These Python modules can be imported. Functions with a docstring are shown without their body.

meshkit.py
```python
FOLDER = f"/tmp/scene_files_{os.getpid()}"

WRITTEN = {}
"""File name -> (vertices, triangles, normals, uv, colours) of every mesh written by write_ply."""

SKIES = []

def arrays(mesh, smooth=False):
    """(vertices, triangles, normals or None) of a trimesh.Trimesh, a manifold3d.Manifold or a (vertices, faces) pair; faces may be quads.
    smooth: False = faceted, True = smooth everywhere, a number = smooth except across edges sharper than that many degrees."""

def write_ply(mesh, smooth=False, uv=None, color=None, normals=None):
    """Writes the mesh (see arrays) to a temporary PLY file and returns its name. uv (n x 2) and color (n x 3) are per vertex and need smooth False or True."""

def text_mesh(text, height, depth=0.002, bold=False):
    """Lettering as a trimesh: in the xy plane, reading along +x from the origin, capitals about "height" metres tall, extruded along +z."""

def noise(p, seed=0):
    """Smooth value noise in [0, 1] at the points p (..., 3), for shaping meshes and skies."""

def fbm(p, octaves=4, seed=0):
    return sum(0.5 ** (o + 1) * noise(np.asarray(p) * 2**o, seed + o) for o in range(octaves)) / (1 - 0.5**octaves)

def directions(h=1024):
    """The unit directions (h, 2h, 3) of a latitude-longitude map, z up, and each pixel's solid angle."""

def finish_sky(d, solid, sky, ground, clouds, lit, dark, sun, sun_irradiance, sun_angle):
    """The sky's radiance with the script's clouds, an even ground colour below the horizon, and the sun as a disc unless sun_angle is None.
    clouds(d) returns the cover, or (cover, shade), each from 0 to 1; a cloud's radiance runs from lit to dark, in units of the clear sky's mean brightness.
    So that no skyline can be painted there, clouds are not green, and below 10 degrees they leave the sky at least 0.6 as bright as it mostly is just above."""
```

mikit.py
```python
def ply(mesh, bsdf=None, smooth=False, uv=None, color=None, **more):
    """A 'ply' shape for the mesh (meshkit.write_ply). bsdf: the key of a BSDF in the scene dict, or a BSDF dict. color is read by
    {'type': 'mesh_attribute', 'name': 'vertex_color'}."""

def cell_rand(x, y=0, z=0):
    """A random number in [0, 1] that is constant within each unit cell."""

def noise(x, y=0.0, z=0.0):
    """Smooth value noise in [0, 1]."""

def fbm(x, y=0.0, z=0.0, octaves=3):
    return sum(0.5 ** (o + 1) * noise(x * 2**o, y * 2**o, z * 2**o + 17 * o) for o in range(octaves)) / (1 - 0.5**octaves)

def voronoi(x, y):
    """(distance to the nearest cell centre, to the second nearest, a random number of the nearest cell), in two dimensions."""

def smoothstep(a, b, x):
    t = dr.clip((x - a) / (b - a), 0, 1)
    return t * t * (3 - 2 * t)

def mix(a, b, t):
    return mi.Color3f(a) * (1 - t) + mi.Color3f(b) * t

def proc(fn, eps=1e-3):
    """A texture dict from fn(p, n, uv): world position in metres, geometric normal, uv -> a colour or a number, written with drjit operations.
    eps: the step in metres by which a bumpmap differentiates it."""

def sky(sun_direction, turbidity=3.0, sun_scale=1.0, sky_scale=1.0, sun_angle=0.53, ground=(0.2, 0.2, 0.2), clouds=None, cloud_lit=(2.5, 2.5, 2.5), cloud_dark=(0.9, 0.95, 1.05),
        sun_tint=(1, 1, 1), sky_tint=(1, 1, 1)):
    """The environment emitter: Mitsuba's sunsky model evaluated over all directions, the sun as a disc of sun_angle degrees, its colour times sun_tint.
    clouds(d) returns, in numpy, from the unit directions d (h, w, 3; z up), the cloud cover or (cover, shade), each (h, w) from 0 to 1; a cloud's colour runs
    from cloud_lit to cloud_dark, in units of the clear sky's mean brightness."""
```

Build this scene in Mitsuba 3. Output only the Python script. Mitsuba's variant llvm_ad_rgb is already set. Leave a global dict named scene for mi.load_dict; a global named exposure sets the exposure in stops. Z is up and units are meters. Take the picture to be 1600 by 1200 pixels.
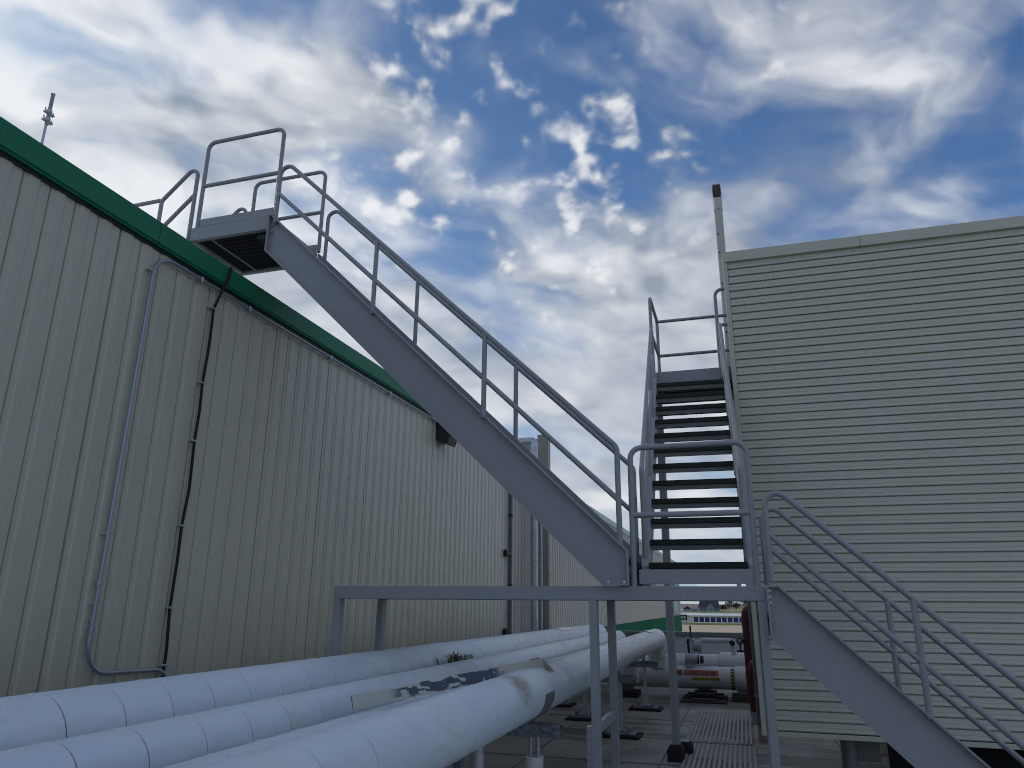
import math
import numpy as np
import trimesh
import mitsuba as mi
import drjit as dr
import meshkit
import mikit
from mikit import noise, fbm, smoothstep, mix, proc, cell_rand
from shapely.geometry import Polygon, box as sbox
from shapely import affinity

scene, labels = {}, {}
T = mi.ScalarTransform4f
rng = np.random.default_rng(7)

# ------------------------------------------------------------------ camera
PITCH, YAW, ROLL = (math.radians(a) for a in (16.80, 17.007, 0.4375))
EYE = np.array([0.0, 0.0, 1.58])
fwd = np.array([-math.sin(YAW) * math.cos(PITCH), math.cos(YAW) * math.cos(PITCH), math.sin(PITCH)])
rgt = np.array([math.cos(YAW), math.sin(YAW), 0.0])
upv = np.cross(rgt, fwd)
upv = np.cross(rgt * math.cos(ROLL) + upv * math.sin(ROLL), fwd)
scene['camera'] = dict(type='perspective', fov=math.degrees(2 * math.atan(800 / 1137.1)), fov_axis='x', near_clip=0.05, far_clip=9000.0,
                       to_world=T().look_at(origin=EYE.tolist(), target=(EYE + fwd).tolist(), up=upv.tolist()))
exposure = 1.5

# ------------------------------------------------------------------ sky
def lobe(d, c, s):
    c = np.array(c) / np.linalg.norm(c)
    return np.exp((d @ c - 1) / (s * s))

def ss(a, b, x):
    t = np.clip((x - a) / (b - a), 0, 1)
    return t * t * (3 - 2 * t)

def clouds(d):
    z = np.clip(d[..., 2], 0.0, 1)
    o = np.zeros_like(z)
    q = d[..., :2] / (z + 0.38)[..., None]
    q = np.concatenate([q, o[..., None]], -1)
    wv = lambda f, s, k=3: np.stack([meshkit.fbm(q * f + 3.1, k, s), meshkit.fbm(q * f + 9.7, k, s + 1), o], -1) - 0.5
    p = q + 0.24 * wv(2.4, 5) + 0.08 * wv(9.0, 15) + 0.025 * wv(30.0, 17)
    # high veil, drawn out in soft streaks
    st = np.stack([p[..., 0] * 0.85 + p[..., 1] * 0.5, (p[..., 1] * 0.85 - p[..., 0] * 0.5) * 1.7, o + 0.3], -1)
    v = meshkit.fbm(st * 3.0 + 4.0, 5, 11)
    vf = meshkit.fbm(st * 13.0, 5, 21)
    clear = lobe(d, (-0.20, 0.80, 0.55), 0.50)
    soft = 0.35 + 0.65 * ss(0.28, 0.52, z)
    vf = 0.5 + (vf - 0.5) * soft
    big = 0.58 + 0.2 * (meshkit.noise(q * 1.3 + 7, 3) - 0.5) - 0.26 * clear
    for c, s, k in (((-0.72, 0.56, 0.38), 0.30, 0.55), ((-0.58, 0.64, 0.50), 0.20, 0.20), ((-0.22, 0.92, 0.30), 0.22, 0.52), ((-0.45, 0.70, 0.56), 0.10, 0.18),
                    ((0.17, 0.85, 0.50), 0.11, 0.26), ((0.31, 0.80, 0.50), 0.13, 0.32), ((0.12, 0.88, 0.46), 0.09, 0.15), ((0.12, 0.745, 0.655), 0.06, 0.42), ((0.04, 0.76, 0.64), 0.03, 0.12), ((0.02, 0.79, 0.60), 0.05, 0.10),
                    ((0.05, 0.90, 0.43), 0.10, 0.25), ((-0.11, 0.96, 0.24), 0.2, 0.35), ((-0.10, 0.88, 0.46), 0.10, 0.18), ((-0.9, 0.4, 0.12), 0.4, 0.3),
                    ((-0.20, 0.71, 0.68), 0.10, -0.26), ((-0.16, 0.80, 0.57), 0.13, -0.20), ((-0.36, 0.76, 0.54), 0.09, -0.30), ((0.05, 0.78, 0.62), 0.07, -0.22), ((0.30, 0.85, 0.43), 0.05, -0.20), ((0.28, 0.74, 0.61), 0.10, -0.10), ((0.33, 0.76, 0.57), 0.05, -0.08), ((0.36, 0.84, 0.40), 0.12, 0.12),
                    ((-0.67, 0.46, 0.58), 0.05, -0.55), ((-0.54, 0.56, 0.63), 0.05, -0.45), ((-0.34, 0.70, 0.62), 0.05, -0.34), ((-0.42, 0.72, 0.55), 0.03, -0.22), ((-0.62, 0.54, 0.57), 0.03, -0.25), ((-0.47, 0.62, 0.62), 0.03, -0.25), ((-0.66, 0.56, 0.49), 0.025, -0.25), ((-0.53, 0.68, 0.49), 0.025, -0.22)):
        big = big + k * lobe(d, c, s)
    veil = 0.90 * ss(0.14, 1.14, big + 2.2 * (v - 0.5) + 0.95 * (vf - 0.5))
    # broken puffs of altocumulus
    c1 = meshkit.fbm((q + 0.022 * wv(24.0, 31)) * 31.0 + 1.3, 6, 41)
    c0 = meshkit.fbm(p * 12.0 + 2.6, 3, 47)
    m = o.copy()
    for c, s, k in (((-0.385, 0.755, 0.53), 0.075, 0.80), ((-0.34, 0.77, 0.535), 0.06, 0.72), ((-0.40, 0.77, 0.50), 0.05, 0.6), ((-0.33, 0.70, 0.635), 0.045, 0.70), ((-0.35, 0.68, 0.65), 0.04, 0.55), ((-0.19, 0.715, 0.675), 0.05, 0.60), ((-0.25, 0.70, 0.67), 0.04, 0.35),
                    ((-0.14, 0.785, 0.605), 0.05, 0.66), ((-0.11, 0.80, 0.585), 0.04, 0.6), ((-0.20, 0.765, 0.61), 0.04, 0.50), ((-0.27, 0.775, 0.575), 0.05, 0.62), ((-0.13, 0.84, 0.53), 0.05, 0.62), ((-0.045, 0.82, 0.57), 0.035, 0.65), ((-0.11, 0.73, 0.675), 0.03, 0.60), ((-0.20, 0.85, 0.49), 0.07, 0.42),
                    ((0.10, 0.755, 0.65), 0.05, 0.40), ((-0.24, 0.77, 0.59), 0.22, 0.33)):
        m = np.maximum(m, k * lobe(d, c, s))
    t = 0.625 - 0.20 * m
    dens = 0.5 + 1.20 * (0.60 * c1 + 0.40 * c0 - 0.5)
    puff = ss(t - 0.03, t + 0.24, dens) * ss(0.05, 0.25, m)
    # heaps low over the field
    h = meshkit.fbm(d * (9.0, 9.0, 15.0), 5, 61)
    low = ss(0.50, 0.68, h) * ss(0.40, 0.20, z) * ss(0.0, 0.05, z)
    cover = 1 - (1 - veil) * (1 - 0.90 * puff) * (1 - 0.7 * low)
    shade = 0.50 + 0.12 * ss(0.6, 0.3, z) - 0.42 * lobe(d, (-0.80, 0.50, 0.34), 0.34) + 2.4 * soft * (0.5 - meshkit.fbm(st * 5.0 + 8, 5, 71)) + 1.3 * (0.5 - vf) + 0.30 * lobe(d, (-0.30, 0.78, 0.55), 0.13)
    shade = np.clip(shade, 0.0, 1)
    shade = shade * (1 - puff * (0.50 + 0.45 * ss(t + 0.02, t + 0.16, dens))) * (1 - 0.6 * low)
    return cover, shade

SUN = (-0.86, 0.34, 0.50)
scene['sky_light'] = mikit.sky(SUN, turbidity=3.0, sun_scale=0.10, sky_scale=1.0, sun_angle=12.0, ground=(0.2, 0.19, 0.17), clouds=clouds,
                               cloud_lit=(3.75, 3.80, 3.86), cloud_dark=(1.34, 1.52, 1.80), sky_tint=(0.74, 0.97, 1.30), sun_tint=(1.0, 0.95, 0.86))

# ------------------------------------------------------------------ materials
def two(d):
    return {'type': 'twosided', 'bsdf': d}

def rgb(c):
    return {'type': 'rgb', 'value': [float(x) for x in c]}

def pr(color, rough=0.5, metal=0.0, spec=0.5, **kw):
    c = proc(color) if callable(color) else rgb(color)
    r = proc(rough) if callable(rough) else float(rough)
    return two({'type': 'principled', 'base_color': c, 'roughness': r, 'metallic': float(metal), 'specular': float(spec), **kw})

def steel_col(p, n, uv):
    a = fbm(p.x * 3, p.y * 3, p.z * 3, 3)
    b = noise(p.x * 60, p.y * 60, p.z * 60)
    s = smoothstep(0.72, 0.90, fbm(p.x * 46 + 5, p.y * 46, p.z * 46, 2))
    return mix((0.265, 0.285, 0.305), (0.30, 0.318, 0.338), a) * (0.97 + 0.06 * b) * (1 - 0.18 * s * smoothstep(0.45, 0.7, a))
scene['steel_paint'] = pr(steel_col, lambda p, n, uv: 0.36 + 0.22 * fbm(p.x * 7, p.y * 7, p.z * 7, 3), 0, 0.5)

def tread_col(p, n, uv):
    return mix((0.012, 0.020, 0.016), (0.022, 0.032, 0.026), noise(p.x * 30, p.y * 30, p.z * 30))
scene['grating'] = pr(tread_col, 0.6, 0, 0.3)
scene['under_pan'] = pr((0.10, 0.115, 0.13), 0.5)

def wall_col(p, n, uv):
    streak = fbm(p.y * 9, p.x * 9, p.z * 0.35, 3)
    big = fbm(p.y * 0.8, p.x, p.z * 0.8, 3)
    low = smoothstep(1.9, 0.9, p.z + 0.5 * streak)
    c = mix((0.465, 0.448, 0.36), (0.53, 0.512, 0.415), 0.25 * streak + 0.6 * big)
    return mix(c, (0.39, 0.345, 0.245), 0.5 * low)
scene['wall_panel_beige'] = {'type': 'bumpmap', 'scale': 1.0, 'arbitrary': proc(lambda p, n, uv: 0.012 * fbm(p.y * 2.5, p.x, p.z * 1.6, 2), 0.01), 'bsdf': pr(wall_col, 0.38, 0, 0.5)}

def fwall_col(p, n, uv):
    streak = fbm(p.y * 5, p.x * 9, p.z * 0.35, 3)
    return mix((0.50, 0.48, 0.42), (0.56, 0.545, 0.48), streak)
scene['wall_panel_pale'] = pr(fwall_col, 0.6, 0, 0.25)

def side_col(p, n, uv):
    streak = fbm(p.x * 0.7, p.y, p.z * 9, 2)
    big = fbm(p.x * 0.9, p.z * 0.9, 3.0, 3)
    drip = fbm(p.x * 14, p.z * 0.5, 1.0, 3)
    return mix((0.47, 0.495, 0.41), (0.52, 0.545, 0.45), 0.4 * streak + 0.6 * big) * (0.97 + 0.05 * drip)
scene['siding_sage'] = pr(side_col, 0.4)
scene['siding_trim'] = pr(lambda p, n, uv: mix((0.49, 0.505, 0.41), (0.54, 0.555, 0.455), fbm(p.x * 2, p.y * 2, p.z * 2, 3)), 0.4)
scene['dark_core'] = pr((0.02, 0.022, 0.022), 0.9, 0, 0.1)
scene['fascia_green'] = pr(lambda p, n, uv: mix((0.006, 0.15, 0.072), (0.010, 0.185, 0.092), fbm(p.y * 1.2, p.z * 3, p.x, 3)), 0.45, 0, 0.25)
scene['band_green'] = pr(lambda p, n, uv: mix((0.007, 0.085, 0.042), (0.012, 0.135, 0.062), fbm(p.y * 0.6, p.z * 1, p.x, 3)), 0.8, 0, 0.1)
scene['fascia_pale_green'] = pr((0.26, 0.42, 0.34), 0.4)
scene['galvanized'] = pr(lambda p, n, uv: mix((0.36, 0.39, 0.43), (0.62, 0.65, 0.69), fbm(p.x * 45, p.y * 45, p.z * 45, 2)), 0.38, 0.75)
scene['conduit_steel'] = pr((0.30, 0.345, 0.40), 0.35, 0.6)
scene['galvanized_worn'] = pr(lambda p, n, uv: mix((0.15, 0.17, 0.205), (0.33, 0.36, 0.41), smoothstep(0.25, 0.8, fbm(p.x * 38, p.y * 38, p.z * 38, 3))), 0.5, 0.5)
scene['pier_metal'] = pr(lambda p, n, uv: mix((0.10, 0.11, 0.12), (0.21, 0.22, 0.23), fbm(p.x * 30, p.y * 30, p.z * 5, 3)), 0.5, 0.3)
scene['black_rubber'] = pr((0.018, 0.018, 0.019), 0.75, 0, 0.3)
scene['black_plastic'] = pr((0.012, 0.012, 0.013), 0.45)

def pipe_col(p, n, uv):
    g = fbm(p.x * 4, p.y * 2.2, p.z * 4, 4)
    f = fbm(p.x * 30, p.y * 12, p.z * 30, 3)
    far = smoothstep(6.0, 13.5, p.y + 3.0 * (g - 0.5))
    top = smoothstep(0.55, 0.95, n.z) * smoothstep(0.45, 0.7, g)
    c = mix((0.58, 0.655, 0.72), (0.655, 0.725, 0.785), g)
    c = mix(c, (0.60, 0.57, 0.52), 0.55 * smoothstep(0.56, 0.80, 0.6 * g + 0.4 * f) + 0.18 * top)
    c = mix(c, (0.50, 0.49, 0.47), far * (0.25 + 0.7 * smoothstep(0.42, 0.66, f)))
    s1 = smoothstep(0.17, 0.02, dr.sqrt(dr.square((p.y - 4.98) / 1.5) + dr.square(p.z - 1.05) + dr.square(p.x + 1.47)) + 0.10 * (f - 0.5))
    return mix(c, (0.20, 0.16, 0.115), 0.8 * s1)
scene['pipe_white'] = {'type': 'bumpmap', 'scale': 1.0, 'arbitrary': proc(lambda p, n, uv: 0.010 * fbm(p.x * 5, p.y * 4, p.z * 5, 3), 0.01), 'bsdf': pr(pipe_col, lambda p, n, uv: 0.30 + 0.25 * fbm(p.x * 6, p.y * 6, p.z * 6, 3), 0, 0.5)}
scene['pipe_seam'] = pr((0.12, 0.13, 0.145), 0.8)

def head_col(p, n, uv):
    g = fbm(p.x * 3, p.y * 3, p.z * 3, 4)
    f = fbm(p.x * 25, p.y * 25, p.z * 9, 3)
    return mix(mix((0.44, 0.455, 0.47), (0.54, 0.55, 0.56), g), (0.26, 0.25, 0.235), 0.7 * smoothstep(0.55, 0.8, 0.5 * f + 0.5 * g))
scene['header_white'] = pr(head_col, 0.45)

def sheet_col(p, n, uv):
    a = fbm(p.y * 7.0, p.z * 30, p.x * 4, 4)
    u = (p.y - 3.65) / 2.09
    t = p.z - (1.090 + 0.042 * u)
    half = 0.026 + 0.05 * (a - 0.5) + 0.012 * smoothstep(0.2, 0.6, u)
    ends = smoothstep(0.13, 0.20, u + 0.10 * (a - 0.5)) * smoothstep(0.80, 0.66, u + 0.16 * (a - 0.5))
    gap = 1 - smoothstep(0.60, 0.66, fbm(p.y * 13.0 + 3.0, p.z * 42, p.x * 9, 3))
    m = smoothstep(0.0, 0.006, half - dr.abs(t)) * ends * gap
    return mix(mix((0.50, 0.49, 0.43), (0.52, 0.51, 0.46), fbm(p.y * 7, p.z * 7, p.x, 3)), (0.075, 0.09, 0.13), m)
scene['peeling_sheet'] = pr(sheet_col, 0.5)

def deck_col(p, n, uv):
    a = fbm(p.x * 0.55, p.y * 0.9, 0.0, 4)
    st = fbm(p.x * 0.7, p.y * 7.0, 4.0, 4)
    f = fbm(p.x * 11, p.y * 11, 2.0, 3)
    stain = smoothstep(0.50, 0.66, 0.65 * a + 0.35 * st)
    wet = smoothstep(0.42, 0.62, fbm(p.x * 0.5 + 4.0, p.y * 0.42 + 1.0, 6.0, 3))
    c = mix((0.20, 0.187, 0.165), (0.33, 0.31, 0.275), 0.55 * st + 0.45 * f)
    c = mix(c, (0.085, 0.08, 0.062), 0.8 * stain)
    c = mix(c, (0.085, 0.085, 0.062), 0.62 * wet)
    worn = smoothstep(0.46, 0.64, fbm(p.x * 0.4 + 9.0, p.y * 0.33 + 2.3, 3.0, 3)) * (1 - 0.8 * stain)
    c = mix(c, (0.43, 0.405, 0.37), 0.5 * worn)
    speck = smoothstep(0.80, 0.86, noise(p.x * 38, p.y * 38, 7.0))
    return c * (1 - 0.45 * speck)
scene['deck_membrane'] = {'type': 'bumpmap', 'scale': 1.0, 'arbitrary': proc(lambda p, n, uv: 0.004 * fbm(p.x * 3, p.y * 14, 0.0, 3), 0.01), 'bsdf': pr(deck_col, 0.62, 0, 0.4)}
scene['deck_seam'] = pr((0.12, 0.115, 0.10), 0.8)

def mat_col(p, n, uv):
    d = fbm(p.x * 2, p.y * 2, 0.0, 3)
    return mix(mix((0.15, 0.145, 0.135), (0.22, 0.21, 0.195), fbm(p.x * 9, p.y * 9, 1.0, 3)), (0.055, 0.052, 0.046), 0.8 * smoothstep(0.52, 0.68, d))
scene['walk_mat'] = pr(mat_col, 0.7)
scene['walk_rib'] = pr(lambda p, n, uv: mix((0.22, 0.21, 0.20), (0.30, 0.29, 0.27), fbm(p.x * 9, p.y * 9, 1.0, 3)), 0.6)
scene['dark_wood'] = pr(lambda p, n, uv: mix((0.018, 0.016, 0.015), (0.05, 0.044, 0.038), fbm(p.x * 2, p.y * 20, p.z * 20, 3)), 0.85)
scene['pvc_white'] = pr((0.74, 0.76, 0.76), 0.35)
scene['red_paint'] = pr(lambda p, n, uv: mix((0.060, 0.005, 0.008), (0.085, 0.008, 0.011), fbm(p.x * 6, p.y * 6, p.z * 3, 3)), 0.38)
scene['plum_paint'] = pr((0.12, 0.12, 0.16), 0.45)
scene['concrete'] = pr(lambda p, n, uv: mix((0.24, 0.225, 0.20), (0.34, 0.325, 0.30), fbm(p.x * 14, p.y * 14, p.z * 14, 3)), 0.85, 0, 0.3)
scene['parapet_grey'] = pr(lambda p, n, uv: mix((0.42, 0.44, 0.45), (0.52, 0.53, 0.53), fbm(p.x * 2.5, p.y, p.z * 5, 3)), 0.6)
scene['coping_dark'] = pr((0.16, 0.165, 0.16), 0.5)
scene['duct_beige'] = pr(lambda p, n, uv: mix((0.26, 0.25, 0.215), (0.32, 0.305, 0.265), fbm(p.x * 3, p.y * 3, p.z * 2, 3)), 0.5)
scene['stack_cream'] = pr(lambda p, n, uv: mix((0.46, 0.455, 0.41), (0.54, 0.535, 0.48), fbm(p.x * 6, p.y * 6, p.z * 2, 3)), 0.45)
scene['scoop_dark'] = pr((0.075, 0.07, 0.06), 0.7)
scene['valve_grey'] = pr(lambda p, n, uv: mix((0.22, 0.235, 0.25), (0.38, 0.40, 0.42), fbm(p.x * 16, p.y * 16, p.z * 16, 3)), 0.5)
scene['marker_orange'] = pr((0.30, 0.06, 0.045), 0.45)
scene['marker_yellow'] = pr((0.36, 0.26, 0.035), 0.45)
scene['marker_blue'] = pr((0.03, 0.05, 0.20), 0.45)
scene['ink_black'] = pr((0.012, 0.012, 0.014), 0.5)
scene['label_white'] = pr((0.74, 0.73, 0.70), 0.45)
scene['lens_glass'] = pr((0.42, 0.46, 0.48), 0.15, 0, 0.8)

def terrain_col(p, n, uv):
    a = fbm(p.x * 0.006, p.y * 0.004, 0.0, 4)
    b = fbm(p.x * 0.05, p.y * 0.22, 3.0, 4)
    c = mix((0.44, 0.34, 0.235), (0.60, 0.48, 0.345), b)
    g = smoothstep(0.44, 0.60, a) * smoothstep(420.0, 600.0, p.y)
    return mix(c, mix((0.13, 0.15, 0.055), (0.24, 0.23, 0.10), b), g)
scene['terrain_soil'] = pr(terrain_col, 0.95, 0, 0.1)
scene['grass_green'] = pr(lambda p, n, uv: mix((0.075, 0.12, 0.025), (0.20, 0.22, 0.075), fbm(p.x * 0.25, p.y * 0.5, 0.0, 4)), 0.95, 0, 0.1)
scene['meadow_green'] = pr(lambda p, n, uv: mix((0.10, 0.15, 0.05), (0.26, 0.29, 0.12), fbm(p.x * 0.05, p.y * 0.03, 0.0, 4)), 0.95, 0, 0.1)
scene['gravel_pale'] = pr(lambda p, n, uv: mix((0.46, 0.42, 0.35), (0.60, 0.56, 0.48), fbm(p.x * 0.3, p.y * 0.3, 0.0, 3)), 0.95, 0, 0.1)
scene['hill_brown'] = pr(lambda p, n, uv: mix((0.20, 0.145, 0.115), (0.36, 0.27, 0.20), fbm(p.x * 0.01, p.y * 0.02, p.z * 0.2, 4)), 0.95, 0, 0.1)
scene['storage_cream'] = pr((0.66, 0.63, 0.56), 0.6)
scene['storage_roof'] = pr((0.78, 0.77, 0.73), 0.5)
scene['door_blue'] = pr(lambda p, n, uv: mix((0.006, 0.018, 0.10), (0.010, 0.025, 0.14), noise(p.x * 2, 1.0, p.z * 9)), 0.5)
scene['house_wall'] = pr((0.24, 0.28, 0.33), 0.8)
scene['house_roof'] = pr((0.045, 0.055, 0.075), 0.8)
scene['house_window'] = pr((0.02, 0.025, 0.03), 0.15, 0, 0.8)
scene['foliage_dark'] = two({'type': 'diffuse', 'reflectance': proc(lambda p, n, uv: mix((0.02, 0.032, 0.018), (0.06, 0.08, 0.035), noise(p.x * 0.9, p.y * 0.9, p.z * 0.9)))})
scene['bark'] = pr((0.06, 0.045, 0.035), 0.9)
scene['dry_weed'] = two({'type': 'diffuse', 'reflectance': proc(lambda p, n, uv: mix((0.07, 0.08, 0.03), (0.28, 0.24, 0.12), noise(p.x * 40, p.y * 40, p.z * 25)))})

# ------------------------------------------------------------------ helpers
used = {}
def numbered(name):
    k = used.get(name, 0)
    used[name] = k + 1
    return name if k == 0 else f'{name}_{k:03d}'

def thing(name, label, cat, group=None):
    key = numbered(name)
    labels[key] = {'label': label, 'category': cat}
    if group:
        labels[key]['group'] = group
    return key

def cat(ms):
    ms = [m for m in ms if m is not None]
    return ms[0] if len(ms) == 1 else trimesh.util.concatenate(ms)

def obj(name, mesh, bsdf, parent=None, smooth=35, label=None, kind=None):
    key = numbered(f'{parent}__{name}' if parent else name)
    scene[key] = mikit.ply(cat(mesh) if isinstance(mesh, list) else mesh, bsdf, smooth=smooth)
    if label or kind:
        labels[key] = {}
        if label:
            labels[key]['label'] = label
        if kind:
            labels[key]['kind'] = kind
    return key

def single(name, mesh, bsdf, label, catg, group=None, smooth=35):
    key = obj(name, mesh, bsdf, None, smooth)
    labels[key] = {'label': label, 'category': catg}
    if group:
        labels[key]['group'] = group
    return key

def structure(name, mesh, bsdf, label, smooth=False):
    key = obj(name, mesh, bsdf, None, smooth)
    labels[key] = {'label': label, 'category': name.split('_')[-1], 'kind': 'structure'}
    return key

def hull(pts):
    return trimesh.convex.convex_hull(np.asarray(pts, float))

def bx(x0, x1, y0, y1, z0, z1, c=0.0):
    if x1 < x0: x0, x1 = x1, x0
    if y1 < y0: y0, y1 = y1, y0
    if z1 < z0: z0, z1 = z1, z0
    if c <= 0:
        m = trimesh.creation.box((x1 - x0, y1 - y0, z1 - z0))
        m.apply_translation(((x0 + x1) / 2, (y0 + y1) / 2, (z0 + z1) / 2))
        return m
    c = min(c, (x1 - x0) * .3, (y1 - y0) * .3, (z1 - z0) * .3)
    P = []
    for x, sx in ((x0, 1), (x1, -1)):
        for y, sy in ((y0, 1), (y1, -1)):
            for z, sz in ((z0, 1), (z1, -1)):
                P += [(x, y + sy * c, z + sz * c), (x + sx * c, y, z + sz * c), (x + sx * c, y + sy * c, z)]
    return hull(P)

def frame_of(t):
    t = t / np.linalg.norm(t)
    a = np.array([0, 0, 1.0]) if abs(t[2]) < 0.9 else np.array([1.0, 0, 0])
    x = np.cross(t, a); x /= np.linalg.norm(x)
    return x, np.cross(t, x)

def sweep(path, r, n=12, caps=True):
    """Round tube along a polyline, with parallel transport."""
    P = np.asarray(path, float)
    R = np.broadcast_to(np.asarray(r, float), (len(P),))
    tang = np.zeros_like(P)
    seg = P[1:] - P[:-1]
    seg /= np.linalg.norm(seg, axis=1, keepdims=True)
    tang[0], tang[-1] = seg[0], seg[-1]
    tang[1:-1] = seg[1:] + seg[:-1]
    tang /= np.linalg.norm(tang, axis=1, keepdims=True)
    x, y = frame_of(tang[0])
    a = np.arange(n) * 2 * np.pi / n
    V = []
    for i in range(len(P)):
        x = x - tang[i] * (x @ tang[i]); x /= np.linalg.norm(x)
        y = np.cross(tang[i], x)
        V.append(P[i] + R[i] * (np.cos(a)[:, None] * x + np.sin(a)[:, None] * y))
    V = np.vstack(V)
    F = []
    j = np.arange(n); k = (j + 1) % n
    for i in range(len(P) - 1):
        o, o2 = i * n, (i + 1) * n
        F.append(np.stack([o + j, o + k, o2 + k], 1)); F.append(np.stack([o + j, o2 + k, o2 + j], 1))
    if caps:
        c0, c1 = len(V), len(V) + 1
        V = np.vstack([V, P[:1], P[-1:]])
        F.append(np.stack([k, j, np.full(n, c0)], 1))
        o = (len(P) - 1) * n
        F.append(np.stack([o + j, o + k, np.full(n, c1)], 1))
    return trimesh.Trimesh(V, np.vstack(F), process=False)

def bent(path, rad, k=6):
    """Polyline with its corners rounded."""
    P = [np.asarray(p, float) for p in path]
    out = [P[0]]
    for a, b, c in zip(P[:-2], P[1:-1], P[2:]):
        u, v = (a - b), (c - b)
        lu, lv = np.linalg.norm(u), np.linalg.norm(v)
        u, v = u / lu, v / lv
        ang = math.acos(np.clip(u @ v, -1, 1))
        d = min(rad / math.tan(ang / 2), 0.45 * lu, 0.45 * lv)
        if ang > 3.0:
            out.append(b); continue
        rr = d * math.tan(ang / 2)
        cen = b + (u + v) / np.linalg.norm(u + v) * (rr / math.sin(ang / 2))
        p0, p1 = b + u * d, b + v * d
        e0, e1 = p0 - cen, p1 - cen
        w = math.acos(np.clip(e0 @ e1 / (np.linalg.norm(e0) * np.linalg.norm(e1)), -1, 1))
        for i in range(k + 1):
            s = i / k
            out.append(cen + (math.sin((1 - s) * w) * e0 + math.sin(s * w) * e1) / math.sin(w))
    out.append(P[-1])
    return np.array(out)

def rod(p0, p1, r, n=12):
    return sweep([p0, p1], r, n)

def pipe(path, r, rad=0.08, n=14):
    return sweep(bent(path, rad), r, n)

def lathe(profile, p0, axis, n=32):
    """profile: (along, radius) list turned about the axis from p0."""
    axis = np.asarray(axis, float) / np.linalg.norm(axis)
    x, y = frame_of(axis)
    a = np.arange(n) * 2 * np.pi / n
    V = np.vstack([np.asarray(p0) + s * axis + r * (np.cos(a)[:, None] * x + np.sin(a)[:, None] * y) for s, r in profile])
    F = []
    j = np.arange(n); k = (j + 1) % n
    for i in range(len(profile) - 1):
        o, o2 = i * n, (i + 1) * n
        F.append(np.stack([o + j, o + k, o2 + k], 1)); F.append(np.stack([o + j, o2 + k, o2 + j], 1))
    return trimesh.Trimesh(V, np.vstack(F), process=False)

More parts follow.
